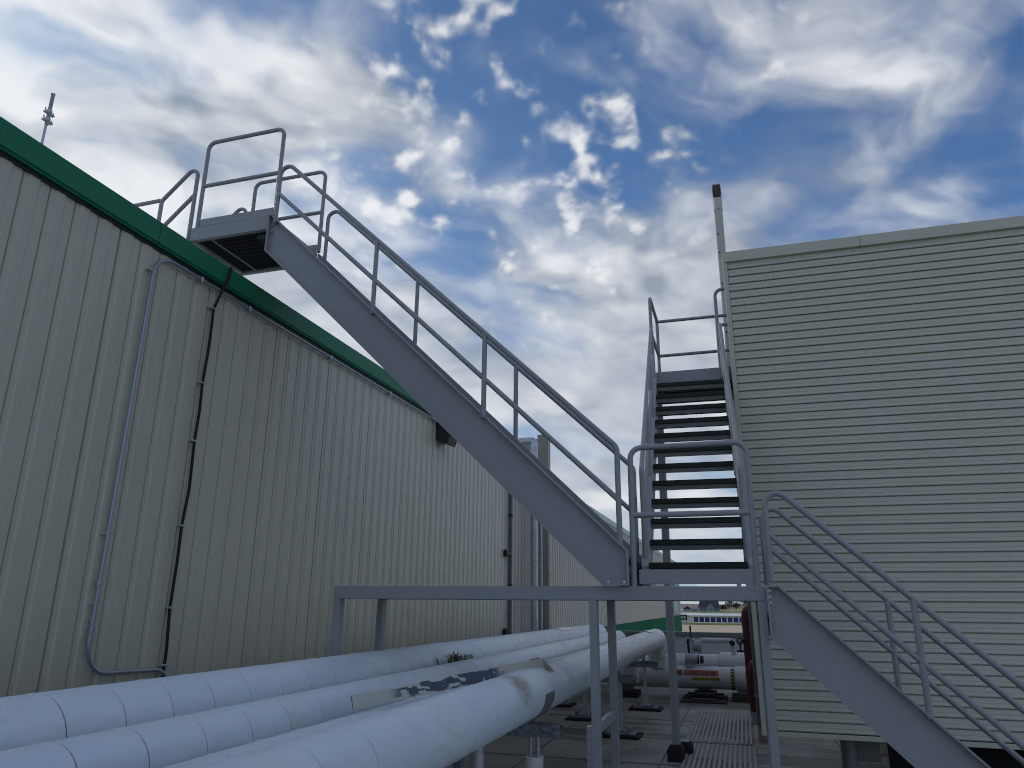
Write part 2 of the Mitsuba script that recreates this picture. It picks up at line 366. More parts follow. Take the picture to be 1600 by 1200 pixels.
def extrude(poly, h, M=None):
    """Extrudes the 2-D polygon (x, y) along z by h, then the 4x4 M places it."""
    gs = getattr(poly, 'geoms', [poly])
    m = cat([trimesh.creation.extrude_polygon(g, h, engine='earcut') for g in gs])
    if M is not None:
        m.apply_transform(M)
    return m

def basis(ex, ey, ez, o=(0, 0, 0)):
    M = np.eye(4)
    M[:3, 0], M[:3, 1], M[:3, 2], M[:3, 3] = ex, ey, ez, o
    return M

XZ = lambda y: basis((1, 0, 0), (0, 0, 1), (0, -1, 0), (0, y, 0))      # polygon in (x, z), grows towards -y from y

def profile_strip(prof, d0, d1, ex, ez, ey, o=(0, 0, 0)):
    """Open profile (a, b) -> a*ex + b*ez, run along ey from d0 to d1: an open sheet."""
    prof = np.asarray(prof, float)
    ex, ey, ez, o = (np.asarray(v, float) for v in (ex, ey, ez, o))
    A = o + prof[:, :1] * ex + prof[:, 1:] * ez
    V = np.vstack([A + d0 * ey, A + d1 * ey])
    n = len(prof); i = np.arange(n - 1)
    F = np.vstack([np.stack([i, i + 1, i + 1 + n], 1), np.stack([i, i + 1 + n, i + n], 1)])
    return trimesh.Trimesh(V, F, process=False)

# ================================================================== SETTING
ZG = -4.5
def grid(xs, ys, fz):
    X, Y = np.meshgrid(xs, ys, indexing='ij')
    Z = fz(X, Y)
    V = np.stack([X, Y, Z], -1).reshape(-1, 3)
    nx, ny = len(xs), len(ys)
    i = (np.arange(nx - 1)[:, None] * ny + np.arange(ny - 1)).ravel()
    F = np.vstack([np.stack([i, i + ny, i + ny + 1], 1), np.stack([i, i + ny + 1, i + 1], 1)])
    return trimesh.Trimesh(V, F, process=False)

xs = np.concatenate([np.linspace(-4000, -300, 14), np.linspace(-250, 250, 26), np.linspace(300, 4000, 14)])
ys = np.concatenate([np.linspace(-1500, 0, 6), np.linspace(40, 900, 30), np.linspace(950, 5000, 50)])
def tz(X, Y):
    r = np.hypot(X, Y)
    return ZG + 0.0 * X - 6.0 * ss(2600, 5000, r)
structure('terrain', grid(xs, ys, tz), 'terrain_soil', 'wide bare tan soil of the plain beyond the roof edge', smooth=True)

def hill_z(X, Y):
    n = meshkit.fbm(np.stack([X * 0.0022, Y * 0.0016, 0 * X], -1), 4, 3)
    return ZG - 2 + (5.5 + 9.0 * n) * ss(1150, 1650, Y) * ss(3000, 2200, Y)
structure('hills', grid(np.linspace(-1800, 1800, 120), np.linspace(1100, 3000, 40), hill_z), 'hill_brown', 'low brown hills along the horizon', smooth=True)

def flat(x0, x1, y0, y1, z, wob=0.0, seed=1):
    xs = np.linspace(x0, x1, 60)
    r = np.random.default_rng(seed)
    w0, w1 = (np.interp(xs, np.linspace(x0, x1, 9), r.uniform(-1, 1, 9)) * wob for _ in range(2))
    V = np.vstack([np.stack([xs, y0 + w0, 0 * xs + z], 1), np.stack([xs, y1 + w1, 0 * xs + z], 1)])
    n = len(xs); i = np.arange(n - 1)
    return trimesh.Trimesh(V, np.vstack([np.stack([i, i + 1, i + 1 + n], 1), np.stack([i, i + 1 + n, i + n], 1)]), process=False)

structure('grass_verge', flat(-160, 160, 254, 279, ZG + 0.05, 3, 2), 'grass_green', 'strip of green grass in front of the storage units')
structure('gravel_yard', flat(-160, 160, 279.2, 330, ZG + 0.05, 0, 3), 'gravel_pale', 'pale gravel yard around the storage units')
structure('meadow', flat(-260, 260, 330.5, 560, ZG + 0.05, 8, 4), 'meadow_green', 'green and straw coloured meadow behind the storage units')
structure('pasture', flat(-36, 130, 561, 960, ZG + 0.05, 10, 5), 'meadow_green', 'green pasture beside the far house')

# the roof deck we stand on
DX0, DX1, DY0, DY1 = -4.40, 14.0, -9.0, 18.0
deck = structure('roof_deck', bx(DX0, DX1, DY0, DY1, -0.5, 0.0), 'deck_membrane', 'stained pale roof deck under the pipes and stairs')
for i, y in enumerate((2.2, 5.3, 8.4, 11.5, 14.6)):
    obj('lap_seam', bx(DX0 + 0.05, DX1, y, y + 0.02, 0.001, 0.006), 'deck_seam', deck, False)
for x in (-2.35, -0.95, 0.95, 3.2):
    obj('lap_seam', bx(x, x + 0.014, DY0, DY1 - 0.05, 0.001, 0.005), 'deck_seam', deck, False)
structure('lower_block', bx(DX0 + .2, DX1 - .02, DY0, DY1 - .02, ZG - 1, -0.5), 'concrete', 'storey below the roof deck')

par = thing('parapet_wall', 'low grey parapet wall with dark coping at the far edge of the roof deck', 'parapet')
for i in range(7):
    x0 = -4.3 + i * 1.5
    obj('panel', bx(x0 + 0.006, x0 + 1.494, 18.0, 18.12, 0.0, 0.90), 'parapet_grey', par, False)
for i in range(4):
    x0 = -4.3 + i * 2.7
    obj('coping', bx(x0, x0 + 2.694, 17.95, 18.17, 0.903, 0.99, 0.008), 'coping_dark', par, 25)

# ================================================================== LEFT BUILDING
XW = -4.51
EZ0, EZ1 = 1.58 + 0.6425 * 4.447, 1.58 + 0.690 * 4.447 - 0.01       # fascia bottom, top
PW = 1.0665
left = thing('metal_building', 'long beige ribbed metal building with a dark green fascia on the left', 'building')
def rib_panel(w=PW, ribs=5, h=0.009):
    s = w / ribs
    pr_ = [(0.0, -0.024), (0.009, -0.024), (0.011, 0.0)]
    for i in range(ribs):
        a = i * s
        e = 0.010 if i == 0 else 0.0
        if i:
            pr_ += [(a - 0.007, 0.0), (a - 0.005, -0.016), (a + 0.003, -0.016), (a + 0.007, 0.0)]
        pr_ += [(a + e + 0.035, 0.0), (a + e + 0.052, h), (a + s * 0.56, h), (a + s * 0.56 + 0.018, 0.0)]
        if i < ribs - 1:
            pr_ += [(a + s * 0.86, 0.0)]
    pr_ += [(w - 0.008, 0.0), (w - 0.004, -0.022), (w, -0.022)]
    return pr_
PROF = rib_panel()
wall = obj('wall', bx(XW - 0.25, XW - 0.025, -4, 14.45, 0.0, EZ0 + 0.1), 'dark_core', left, False)
seam0 = 0.9007 * 4.51 - PW * 7
for i in range(17):
    y = seam0 + i * PW
    w = min(PW, 14.45 - y)
    if w < 0.2: continue
    prof = [q for q in PROF if q[0] <= w]
    jit = float(rng.uniform(-0.0015, 0.0015))
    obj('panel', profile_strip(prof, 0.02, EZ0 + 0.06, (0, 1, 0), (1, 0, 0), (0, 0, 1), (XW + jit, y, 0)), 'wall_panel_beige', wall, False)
# fascia: lengths of about 3.08 m with a drip edge
fsec = extrude(Polygon([(0, 0), (0.03, 0), (0.03, 0.012), (0.045, 0.02), (0.045, EZ1 - EZ0), (0.0, EZ1 - EZ0 + 0.02), (-0.25, EZ1 - EZ0 + 0.04), (-0.25, EZ1 - EZ0 + 0.03), (0.0, EZ1 - EZ0 - 0.02)]), 1.0)
def fascia_piece(y0, y1, X, z0):
    m = fsec.copy()
    m.apply_transform(np.diag([1, 1, y1 - y0, 1.0]))
    m.apply_transform(basis((1, 0, 0), (0, 0, 1), (0, -1, 0), (X, y1, z0)))
    return m
for i in range(7):
    y0 = 4.39 - 3.08 * 3 + i * 3.08
    obj('fascia', fascia_piece(y0 + 0.003, min(y0 + 3.077, 14.55), XW + 0.02, EZ0), 'fascia_green', left, 30)
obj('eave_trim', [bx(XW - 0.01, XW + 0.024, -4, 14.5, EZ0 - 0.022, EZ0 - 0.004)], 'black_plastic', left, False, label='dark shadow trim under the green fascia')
roofp = Polygon([(0.0, 0.0), (-14, 1.15), (-14, 1.05), (0, -0.1)])
obj('roof', extrude(roofp, 18.5, basis((1, 0, 0), (0, 0, 1), (0, -1, 0), (XW - 0.2, 14.5, EZ1 - 0.01))), 'wall_panel_pale', left, False)

# farther building on the same line
XF = -4.62
far = thing('warehouse', 'pale far building with a green base band and pale green eave behind the pipes', 'building')
fw_ = obj('wall', bx(XF - 8, XF - 0.03, 14.75, 60.0, ZG - 0.5, EZ0 + 0.12), 'wall_panel_pale', far, False)
for i in range(43):
    y = 14.8 + i * 1.05
    w = min(1.05, 60.0 - y)
    prof = [q for q in rib_panel(1.05, 4, 0.03) if q[0] <= w]
    obj('panel', profile_strip(prof, 0.86, EZ0 + 0.1, (0, 1, 0), (1, 0, 0), (0, 0, 1), (XF, y, 0)), 'wall_panel_pale', fw_, False)
obj('base_band', [bx(XF - 0.03, XF + 0.03, 18.3, 60.0, -0.34, 0.86), bx(XF - 8, XF + 0.03, 60.0, 60.03, -0.34, 0.86)], 'band_green', far, False)
obj('foundation', bx(XF - 8, XF + 0.02, 18.3, 60.02, ZG - .4, -0.345), 'concrete', far, False)
for i in range(8):
    y0 = 14.75 + i * 5.7
    obj('fascia', fascia_piece(y0 + 0.004, min(y0 + 5.696, 60.1), XF + 0.02, EZ0 + 0.03), 'fascia_pale_green', far, 30)
obj('roof', extrude(Polygon([(0.0, 0.0), (-8, 0.7), (-8, 0.6), (0, -0.1)]), 45.3, basis((1, 0, 0), (0, 0, 1), (0, -1, 0), (XF - 0.2, 60.05, EZ1 + 0.02))), 'wall_panel_pale', far, False)
sg = thing('wall_plate', 'grey green framed plate at the far corner of the pale building', 'sign')
obj('frame', [bx(XF + 0.03, XF + 0.10, 53.0, 53.3, 0.95, 3.2), bx(XF + 0.03, XF + 0.10, 57.6, 57.9, 0.95, 3.2), bx(XF + 0.03, XF + 0.10, 53.3, 57.6, 0.95, 1.15), bx(XF + 0.03, XF + 0.10, 53.3, 57.6, 3.0, 3.2)], 'valve_grey', sg, False)
obj('face', bx(XF + 0.035, XF + 0.06, 53.3, 57.6, 1.15, 3.0), 'fascia_pale_green', sg, False)

# ------------------------------------------------------------------ fittings of the left wall
XC = -4.46
def clamp(parent, y, z, w=0.05):
    obj('clamp', [bx(XC - 0.03, XC + 0.006, y - w * 0.7, y + w * 0.7, z - 0.010, z + 0.010, 0.003), rod((XC + 0.004, y - w * 0.6, z), (XC + 0.012, y - w * 0.6, z), 0.007, 8)], 'galvanized', parent)
con = thing('wall_conduit', 'galvanized conduit bent under the green eave and running down the beige wall', 'conduit')
cpath = [(XC, 12.6, EZ0 - 0.07), (XC, 4.40, EZ0 - 0.07), (XC, 4.365, 1.08), (XC, 5.16, 1.06), (XC + 0.02, 5.32, 0.72)]
obj('tube', pipe(cpath, 0.0155, 0.20, 14), 'conduit_steel', con, 50)
clamp(con, 4.38, 4.20, 0.045)
for y in (4.95, 5.65, 7.2, 8.8, 10.4): obj('strap', [bx(XC - 0.04, XC + 0.02, y - 0.011, y + 0.011, EZ0 - 0.10, EZ0 - 0.045, 0.004)], 'galvanized', con)
for z in (2.05, 1.56): clamp(con, 4.37, z, 0.04)
for z in (1.68, 1.42, 1.36, 1.30): obj('coupling', lathe([(0, 0.016), (0.002, 0.024), (0.035, 0.024), (0.037, 0.016)], (XC, 4.367, z), (0, 0, 1), 14), 'conduit_steel', con)
cab = thing('black_cable', 'black cable clipped down the beige wall below the green fascia', 'cable')
cz = [(XW + 0.075, 5.285, EZ1 + 0.0), (XW + 0.085, 5.26, EZ1 - 0.12), (XW + 0.075, 5.225, EZ0 - 0.02), (XC - 0.01, 5.165, 4.17), (XC - 0.01, 5.172, 3.8), (XC - 0.01, 5.150, 3.45), (XC - 0.01, 5.162, 3.2), (XC - 0.01, 5.150, 2.92), (XC - 0.01, 5.165, 2.5), (XC - 0.01, 5.135, 2.19), (XC - 0.01, 5.140, 1.9), (XC - 0.01, 5.128, 1.53), (XC - 0.01, 5.155, 1.2), (XC - 0.01, 5.15, 0.6)]
obj('cord', pipe(cz, 0.0125, 0.25, 10), 'black_rubber', cab, 50)
for z in (4.17, 3.45, 2.92, 2.19, 1.53, 1.09):
    obj('clip', bx(XC - 0.045, XC + 0.004, 5.115, 5.175, z - 0.008, z + 0.008, 0.003), 'galvanized', cab)
lt = thing('wall_light', 'black flood light under the eave of the beige wall behind the left stair', 'light')
obj('housing', hull([(XW, 10.55, 4.44), (XW, 10.95, 4.44), (XW, 10.55, 4.10), (XW, 10.95, 4.10), (XW + 0.26, 10.58, 4.18), (XW + 0.26, 10.92, 4.18), (XW + 0.20, 10.58, 4.02), (XW + 0.20, 10.92, 4.02), (XW + 0.12, 10.55, 4.43), (XW + 0.12, 10.95, 4.43)]), 'black_plastic', lt, 25)
obj('lens', hull([(XW + 0.135, 10.60, 4.42), (XW + 0.135, 10.90, 4.42), (XW + 0.262, 10.60, 4.19), (XW + 0.262, 10.90, 4.19), (XW + 0.15, 10.60, 4.43), (XW + 0.15, 10.90, 4.43), (XW + 0.275, 10.60, 4.20), (XW + 0.275, 10.90, 4.20)]), 'lens_glass', lt, False)
dp = thing('drain_pipe', 'thin dark drain pipe at the joint between the two left buildings', 'pipe')
obj('tube', pipe([(XW + 0.06, 14.52, EZ0 - 0.02), (XW + 0.06, 14.52, 0.35), (XW + 0.06, 14.30, 0.2)], 0.042, 0.1, 12), 'plum_paint', dp, 50)
for z in (2.55, 1.05, 4.0): obj('bracket', [bx(XW - 0.02, XW + 0.10, 14.26, 14.50, z - 0.03, z + 0.03, 0.006), bx(XW + 0.02, XW + 0.09, 14.20, 14.30, z - 0.07, z + 0.07, 0.008)], 'black_plastic', dp)
for z in (3.3, 1.9): obj('collar', lathe([(0, .04), (.003, .052), (.05, .052), (.053, .04)], (XW + .06, 14.52, z), (0, 0, 1), 12), 'black_plastic', dp)

ip = thing('insulated_riser', 'silver jacketed pipe climbing the left wall and turning over the eave', 'pipe')
IX, IY = -4.33, 15.95
ZT = 1.58 + 0.226 * 16
def jackets_z(parent, x, y, z0, z1, r, step, mat):
    z = z0
    while z < z1 - 0.05:
        e = min(z + step, z1)
        obj('jacket', lathe([(0.0, r - 0.008), (0.004, r), (e - z - 0.03, r), (e - z - 0.028, r + 0.004), (e - z - 0.006, r + 0.004), (e - z - 0.002, r - 0.008)], (x, y, z), (0, 0, 1), 20), mat, parent)
        z = e
jackets_z(ip, IX, IY, 0.0, ZT - 0.17, 0.085, 0.62, 'galvanized')
obj('elbow', sweep(bent([(IX, IY, ZT - 0.17), (IX, IY, ZT), (IX - 0.2, IY, ZT)], 0.15, 8), 0.088, 20), 'galvanized', ip, 50)
obj('jacket', rod((IX - 0.2, IY, ZT), (IX - 2.4, IY, ZT), 0.085, 20), 'galvanized', ip, 50)
obj('side_tube', pipe([(IX + 0.13, IY + 0.1, 0.0), (IX + 0.13, IY + 0.1, 3.55)], 0.025, 0.1, 10), 'galvanized', ip, 50)
du = thing('wall_duct', 'dull beige square duct rising beside the silver pipe on the left wall', 'duct')
DXc, DYc = -4.30, 16.85
for i in range(5):
    z0 = 0.0 + i * 1.12
    obj('section', bx(DXc - 0.16, DXc + 0.10, DYc - 0.12, DYc + 0.12, z0 + 0.004, min(z0 + 1.116, 5.52), 0.006), 'duct_beige', du, False)
    if i: obj('flange', bx(DXc - 0.172, DXc + 0.112, DYc - 0.132, DYc + 0.132, z0 - 0.022, z0 + 0.022, 0.004), 'duct_beige', du, False)
obj('arm', bx(DXc - 2.2, DXc - 0.162, DYc - 0.118, DYc + 0.118, 5.16, 5.42, 0.006), 'duct_beige', du, False)

an = thing('roof_antenna', 'slim grey antenna mast with two clamps above the left roof edge', 'antenna')
AX, AY = -6.0, 8.23 * 1.0
AY = 1.3715 * 0 + 6.0 / 1.3715 * 1.0 if False else 6.0 / 1.3715
az = lambda e: 1.58 + e * AY
AY2 = AY
AZB, AZT = EZ1 + 0.1, 1.58 + 1.0715 / 1.0 * AY
obj('mast', [rod((AX - 0.005, AY, AZB), (AX - 0.005, AY, 1.58 + 1.012 * AY), 0.012, 12)], 'galvanized', an, 50)
obj('whip', [rod((AX, AY, 1.58 + 0.992 * AY), (AX, AY, AZT - 0.01), 0.0165, 12), rod((AX, AY, AZT - 0.01), (AX, AY, AZT), 0.019, 12)], 'valve_grey', an, 50)
for e in (1.020, 1.000):
    z = 1.58 + e * AY
    obj('clamp', [bx(AX - 0.02, AX + 0.02, AY - 0.05, AY + 0.05, z - 0.006, z + 0.008, 0.003), lathe([(0, 0.014), (0.002, 0.025), (0.03, 0.025), (0.032, 0.014)], (AX, AY, z + 0.008), (0, 0, 1), 14),
                  rod((AX, AY - 0.042, z - 0.012), (AX, AY - 0.042, z + 0.045), 0.006, 8), rod((AX, AY + 0.042, z - 0.012), (AX, AY + 0.042, z + 0.035), 0.006, 8)], 'galvanized', an)

# ================================================================== RIGHT BUILDING
YS = 8.45
SX0, SX1 = 0.085, 5.0
sid = thing('siding_enclosure', 'raised enclosure clad in horizontal sage grey siding on the right', 'building')
ZB, ZTOP = 1.58 - 0.1487 * YS, 1.58 + 0.4715 * YS
NC = 54
CH = (ZTOP - ZB - 0.05) / NC
sw = obj('wall', [bx(SX0 + 0.03, SX1, YS + 0.036, YS + 0.14, ZB + 0.02, ZTOP + 0.1)], 'dark_core', sid, False)
cprof = [(0.0, -0.026), (0.011, -0.026), (0.011, 0.012), (0.016, 0.014), (CH * 0.50, 0.006), (CH * 0.54, 0.0085), (CH - 0.002, 0.001), (CH, -0.030)]
for i in range(NC):
    z = ZB + 0.05 + i * CH
    j = float(rng.uniform(-0.0008, 0.0008))
    obj('board', profile_strip([(a, b) for a, b in cprof], SX0 + 0.055, SX1, (0, 0, 1), (0, -1, 0), (1, 0, 0), (0, YS + j, z)), 'siding_sage', sw, False)
obj('starter_trim', bx(SX0 + 0.02, SX1, YS - 0.014, YS + 0.02, ZB, ZB + 0.046, 0.004), 'siding_trim', sid, False)
obj('corner_trim', [bx(SX0, SX0 + 0.052, YS - 0.024, YS + 0.02, ZB, ZTOP + 0.10, 0.005), bx(SX0, SX0 + 0.02, YS + 0.02, YS + 0.15, ZB, ZTOP + 0.10, 0.003)], 'siding_trim', sid, False)
for x0, x1 in ((SX0 + 0.02, 1.618), (1.622, 5.25)):
    obj('coping', extrude(Polygon([(0.0, 0.0), (-0.045, 0.0), (-0.045, 0.125), (-0.035, 0.133), (0.16, 0.145), (0.16, 0.12), (0.0, 0.11)]), x1 - x0, basis((0, 1, 0), (0, 0, 1), (1, 0, 0), (x0, YS + 0.0, ZTOP))), 'siding_trim', sid, 20)
obj('body', bx(1.35, SX1, YS + 0.15, YS + 5.5, ZB + 0.15, ZTOP - 0.6), 'siding_sage', sid, False, label='set back body of the enclosure behind the siding')
obj('skid', [bx(1.3, SX1, YS + 0.30, YS + 0.5, 0.02, ZB + 0.12), bx(1.3, SX1, YS + 0.15, YS + 5.5, ZB - 0.02, ZB + 0.14)], 'dark_core', sid, False, label='dark skid frame under the enclosure')
for x, y, lb in ((0.90, YS + 0.17, 'round galvanized pier under the left end of the sage siding'), (3.4, YS + 0.17, 'round galvanized pier under the sage siding outside the right stair')):
    pk = thing('foundation_pier', lb, 'pier')
    obj('shaft', lathe([(0, 0.075), (ZB + 0.03, 0.075)], (x, y, 0.0), (0, 0, 1), 24), 'pier_metal', pk)
    obj('base_plate', lathe([(0, 0), (0.001, 0.11), (0.02, 0.11), (0.022, 0.0)], (x, y, 0.0), (0, 0, 1), 24), 'black_rubber', pk)
    obj('beam', bx(x + 0.09, x + 0.30, y + 0.10, y + 0.30, 0.10, ZB + 0.02, 0.005), 'coping_dark', pk, False)

vs = thing('vent_stack', 'tall cream vent stack with a scooped open top beside the sage siding', 'vent')
VX, VY = 0.105, 10.2
vpr = [bx(VX - 0.058, VX + 0.058, VY - 0.055, VY + 0.055, 2.62, 7.28, 0.008)]
obj('shaft', vpr, 'stack_cream', vs, False)
obj('lower_tube', rod((VX + 0.02, VY, 0.16), (VX + 0.02, VY, 2.64), 0.066, 20), 'plum_paint', vs, 50, label='dark plum grey lower tube')
obj('footing', lathe([(0, 0.068), (0.17, 0.068)], (VX + 0.02, VY, 0.0), (0, 0, 1), 20), 'concrete', vs)
obj('band', lathe([(0, 0.06), (0.001, 0.078), (0.03, 0.078), (0.032, 0.06)], (VX + 0.02, VY, 0.50), (0, 0, 1), 20), 'galvanized_worn', vs)
vr = 0.066
a = np.linspace(0, 2 * np.pi, 28, endpoint=False)
Vt, n_ = [], len(a)
for rr, zz0, low in ((vr, 7.26, False), (vr, 0, True), (vr - 0.006, 0, True), (vr - 0.006, 7.26, False)):
    ztop = np.where(np.sin(a) < 0, 7.74, 7.74) if False else 7.46 + 0.29 * np.clip(0.5 + 0.9 * np.sin(a), 0, 1)
    Vt.append(np.stack([VX + rr * np.cos(a), VY + rr * np.sin(a), (ztop if low else np.full(n_, zz0))], 1))
Vt = np.vstack(Vt); jj = np.arange(n_); kk = (jj + 1) % n_
Ft = np.vstack([np.vstack([np.stack([o * n_ + jj, o * n_ + kk, (o + 1) * n_ + kk], 1), np.stack([o * n_ + jj, (o + 1) * n_ + kk, (o + 1) * n_ + jj], 1)]) for o in range(2)])
obj('scoop', trimesh.Trimesh(Vt, Ft, process=False), 'stack_cream', vs, 40)
Fi = np.vstack([np.stack([2 * n_ + jj, 2 * n_ + kk, 3 * n_ + kk], 1), np.stack([2 * n_ + jj, 3 * n_ + kk, 3 * n_ + jj], 1)])
obj('scoop_liner', trimesh.Trimesh(Vt, Fi, process=False), 'scoop_dark', vs, 40, label='dark inside of the scooped top')
obj('bore', lathe([(7.27, vr - 0.009), (7.42, vr - 0.009)], (VX, VY, 0), (0, 0, 1), 20), 'coping_dark', vs)
for z in (6.85, 6.55, 6.05, 5.3): obj('screw', rod((VX - 0.03, VY - 0.054, z), (VX - 0.03, VY - 0.062, z), 0.011, 8), 'black_plastic', vs)

# ================================================================== STEEL STAIRS
YF, YR = 5.57, 6.45
RR = 0.0215
plat = thing('steel_platform', 'grey painted steel crossover platform on tall legs spanning the pipes', 'platform')
PX0, PX1, PZ = -3.234, 0.157, 1.71
lw = 0.057
obj('front_beam', bx(PX0, PX1, YF, YF + 0.05, PZ - 0.10, PZ, 0.004), 'steel_paint', plat, False)
obj('rear_beam', bx(PX0, PX1, YR - 0.05, YR, PZ - 0.10, PZ, 0.004), 'steel_paint', plat, False)
for x in (PX0, PX1 - 0.05): obj('end_beam', bx(x, x + 0.05, YF + 0.052, YR - 0.052, PZ - 0.098, PZ - 0.002, 0.004), 'steel_paint', plat, False)
for x in (-2.4, -1.5, -0.72): obj('joist', bx(x, x + 0.04, YF + 0.052, YR - 0.052, PZ - 0.09, PZ - 0.032, 0.003), 'steel_paint', plat, False)
bars = [bx(PX0 + 0.055, PX1 - 0.055, y, y + 0.005, PZ - 0.030, PZ - 0.003) for y in np.arange(YF + 0.06, YR - 0.055, 0.03)]
bars += [bx(x, x + 0.006, YF + 0.055, YR - 0.055, PZ - 0.010, PZ - 0.004) for x in np.arange(PX0 + 0.1, PX1 - 0.06, 0.1)]
obj('deck_grating', bars, 'grating', plat, False, kind='stuff')
for x0 in (PX0, -1.095, PX1 - lw):
    for y, zt in ((YF + 0.002, PZ - 0.1), (YR - 0.092, PZ - 0.1)):
        lg = obj('leg', [bx(x0, x0 + lw, y, y + 0.012, 0.012, zt, 0.002), bx(x0, x0 + 0.008, y + 0.012, y + 0.09, 0.012, zt, 0.002), bx(x0 + lw - 0.008, x0 + lw, y + 0.012, y + 0.09, 0.012, zt, 0.002), bx(x0 + 0.008, x0 + lw - 0.008, y + 0.078, y + 0.09, 0.012, zt, 0.002)], 'steel_paint', plat, False)
        obj('foot_plate', bx(x0 - 0.04, x0 + lw + 0.04, y - 0.04, y + 0.13, 0.0, 0.012, 0.002), 'steel_paint', lg, False)
    if x0 != PX0:
        obj('tie_bar', bx(x0 + 0.008, x0 + lw - 0.008, YF + 0.094, YR - 0.094, 0.69, 0.765, 0.004), 'steel_paint', plat, False)
def tube_part(name, path, parent, rad=0.075, r=RR, n=14):
    return obj(name, pipe(path, r, rad, n), 'steel_paint', parent, 50)
yh = YF + 0.025
gr = tube_part('guardrail', [(-0.755, yh, PZ), (-0.748, yh, 2.745), (0.113, yh, 2.75), (0.113, yh, PZ)], plat, 0.085)
tube_part('mid_rail', [(-0.745, yh, 2.228), (0.110, yh, 2.228)], gr)
obj('toe_board', [bx(-0.715, 0.085, YF + 0.015, YF + 0.024, PZ + 0.016, PZ + 0.118, 0.002), bx(-0.50, -0.46, YF + 0.014, YF + 0.03, PZ, PZ + 0.016), bx(-0.62, -0.60, YF + 0.014, YF + 0.03, PZ, PZ + 0.016), bx(-0.03, 0.0, YF + 0.014, YF + 0.03, PZ, PZ + 0.016), bx(0.03, 0.08, YF + 0.014, YF + 0.03, PZ, PZ + 0.016)], 'steel_paint', plat, False)
for x in (0.16 - 0.03, ):
    pass

def make_stair(label, M, n, r, t, W, poly, rail_top, rail_mid, st_top, u_bot, u_top, posts, tread_in=0.012, bolts=(), shift=0.0, rail_out=0.028):
    """Straight stair in local (u up the flight, v across, z up); M places it. Stringers are channels with their flanges outwards."""
    k = thing('steel_stair', label, 'stair')
    L = lambda m: m.apply_transform(M)
    inner = poly.buffer(-0.013, join_style=2)
    ring = poly.difference(inner)
    for s, v in ((0, 0.0), (1, W)):
        sgn = -1 if s == 0 else 1
        web = extrude(poly, 0.008, basis((1, 0, 0), (0, 0, 1), (0, -1, 0), (0, v + 0.004, 0)))
        fl = extrude(ring, 0.052, basis((1, 0, 0), (0, 0, 1), (0, -1, 0), (0, (v - 0.004 if s == 0 else v + 0.056), 0)))
        skey = obj('stringer', L(cat([web, fl])), 'steel_paint', k, False)
        for (bu, bz) in bolts:
            obj('bolt', L(rod((bu, v + sgn * 0.004, bz), (bu, v + sgn * 0.022, bz), 0.012, 6)), 'galvanized', skey)
    for i in range(n - 1):
        z, u = (i + 1) * r, i * t + shift
        tr = obj('tread', L(cat([bx(u, u + 0.02, tread_in, W - tread_in, z - 0.048, z, 0.003), bx(u + 0.02, u + t + 0.075, tread_in, W - tread_in, z - 0.042, z - 0.002)])), 'grating', k, False)
        obj('nosing', L(hull([(u + 0.020, v, z - 0.050) for v in (tread_in, W - tread_in)] + [(u + 0.034, v, z - 0.050) for v in (tread_in, W - tread_in)] + [(u + 0.044, v, z - 0.088) for v in (tread_in, W - tread_in)] + [(u + 0.052, v, z - 0.086) for v in (tread_in, W - tread_in)])), 'steel_paint', tr, False)
    for s, v in ((0, -0.028), (1, W + rail_out)):
        rt, rm = (lambda u: rail_top + u * r / t), (lambda u: rail_mid + u * r / t)
        g = obj('handrail', L(pipe([(u_bot, v, st_top(u_bot) - 0.02), (u_bot, v, rt(u_bot)), (u_top, v, rt(u_top)), (u_top, v, st_top(u_top) - 0.02)], RR, 0.085, 14)), 'steel_paint', k, 50)
        obj('mid_rail', L(pipe([(u_bot, v, rm(u_bot)), (u_top, v, rm(u_top))], RR * 0.94, 0.05, 12)), 'steel_paint', g, 50)
        for u in posts:
            obj('post', L(rod((u, v, st_top(u) - 0.02), (u, v, rt(u)), RR, 14)), 'steel_paint', g, 50)
    return k

W = YR - YF
# stair up to the left roof
r1, t1 = 0.2011, 0.2095
M1 = basis((-1, 0, 0), (0, 1, 0), (0, 0, 1), (-0.68, YF, PZ))
st1 = lambda u: 0.154 + u * r1 / t1
pA = Polygon([(0.105, 0.004), (0.30, 0.004), (3.583, 3.205), (3.583, 3.618), (3.575, 3.620), (3.52, 3.572), (0.105, st1(0.105))])
sA = make_stair('long grey steel stair climbing left over the pipes to the green roof edge', M1, 18, r1, t1, W, pA, 0.885, 0.474, st1, 0.162, 3.512, (1.262, 2.355), shift=0.10, bolts=((0.14, 0.03), (0.26, 0.03), (3.55, 3.50), (3.55, 3.42)))
# landing at the roof
lA = thing('roof_landing', 'high steel landing with guard hoops reaching over the green roof edge', 'platform')
LX0, LX1, LZ0, LZ1 = -5.245, -4.268, 5.185, 5.335
obj('fascia', bx(LX0, LX1, YF, YF + 0.05, LZ0, LZ1, 0.004), 'steel_paint', lA, False)
obj('fascia', bx(LX0, LX1, YR - 0.05, YR, LZ0, LZ1, 0.004), 'steel_paint', lA, False)
obj('end_beam', bx(LX0, LX0 + 0.05, YF + 0.052, YR - 0.052, LZ0 + 0.002, LZ1 - 0.002, 0.004), 'steel_paint', lA, False)
obj('end_beam', bx(LX1 - 0.05, LX1, YF + 0.052, YR - 0.052, LZ0 + 0.058, LZ1 - 0.002, 0.004), 'steel_paint', lA, False)
obj('joist', bx(-5.02, -5.0, YF + 0.052, YR - 0.052, LZ0 + 0.004, LZ0 + 0.0165, 0.002), 'steel_paint', lA, False)
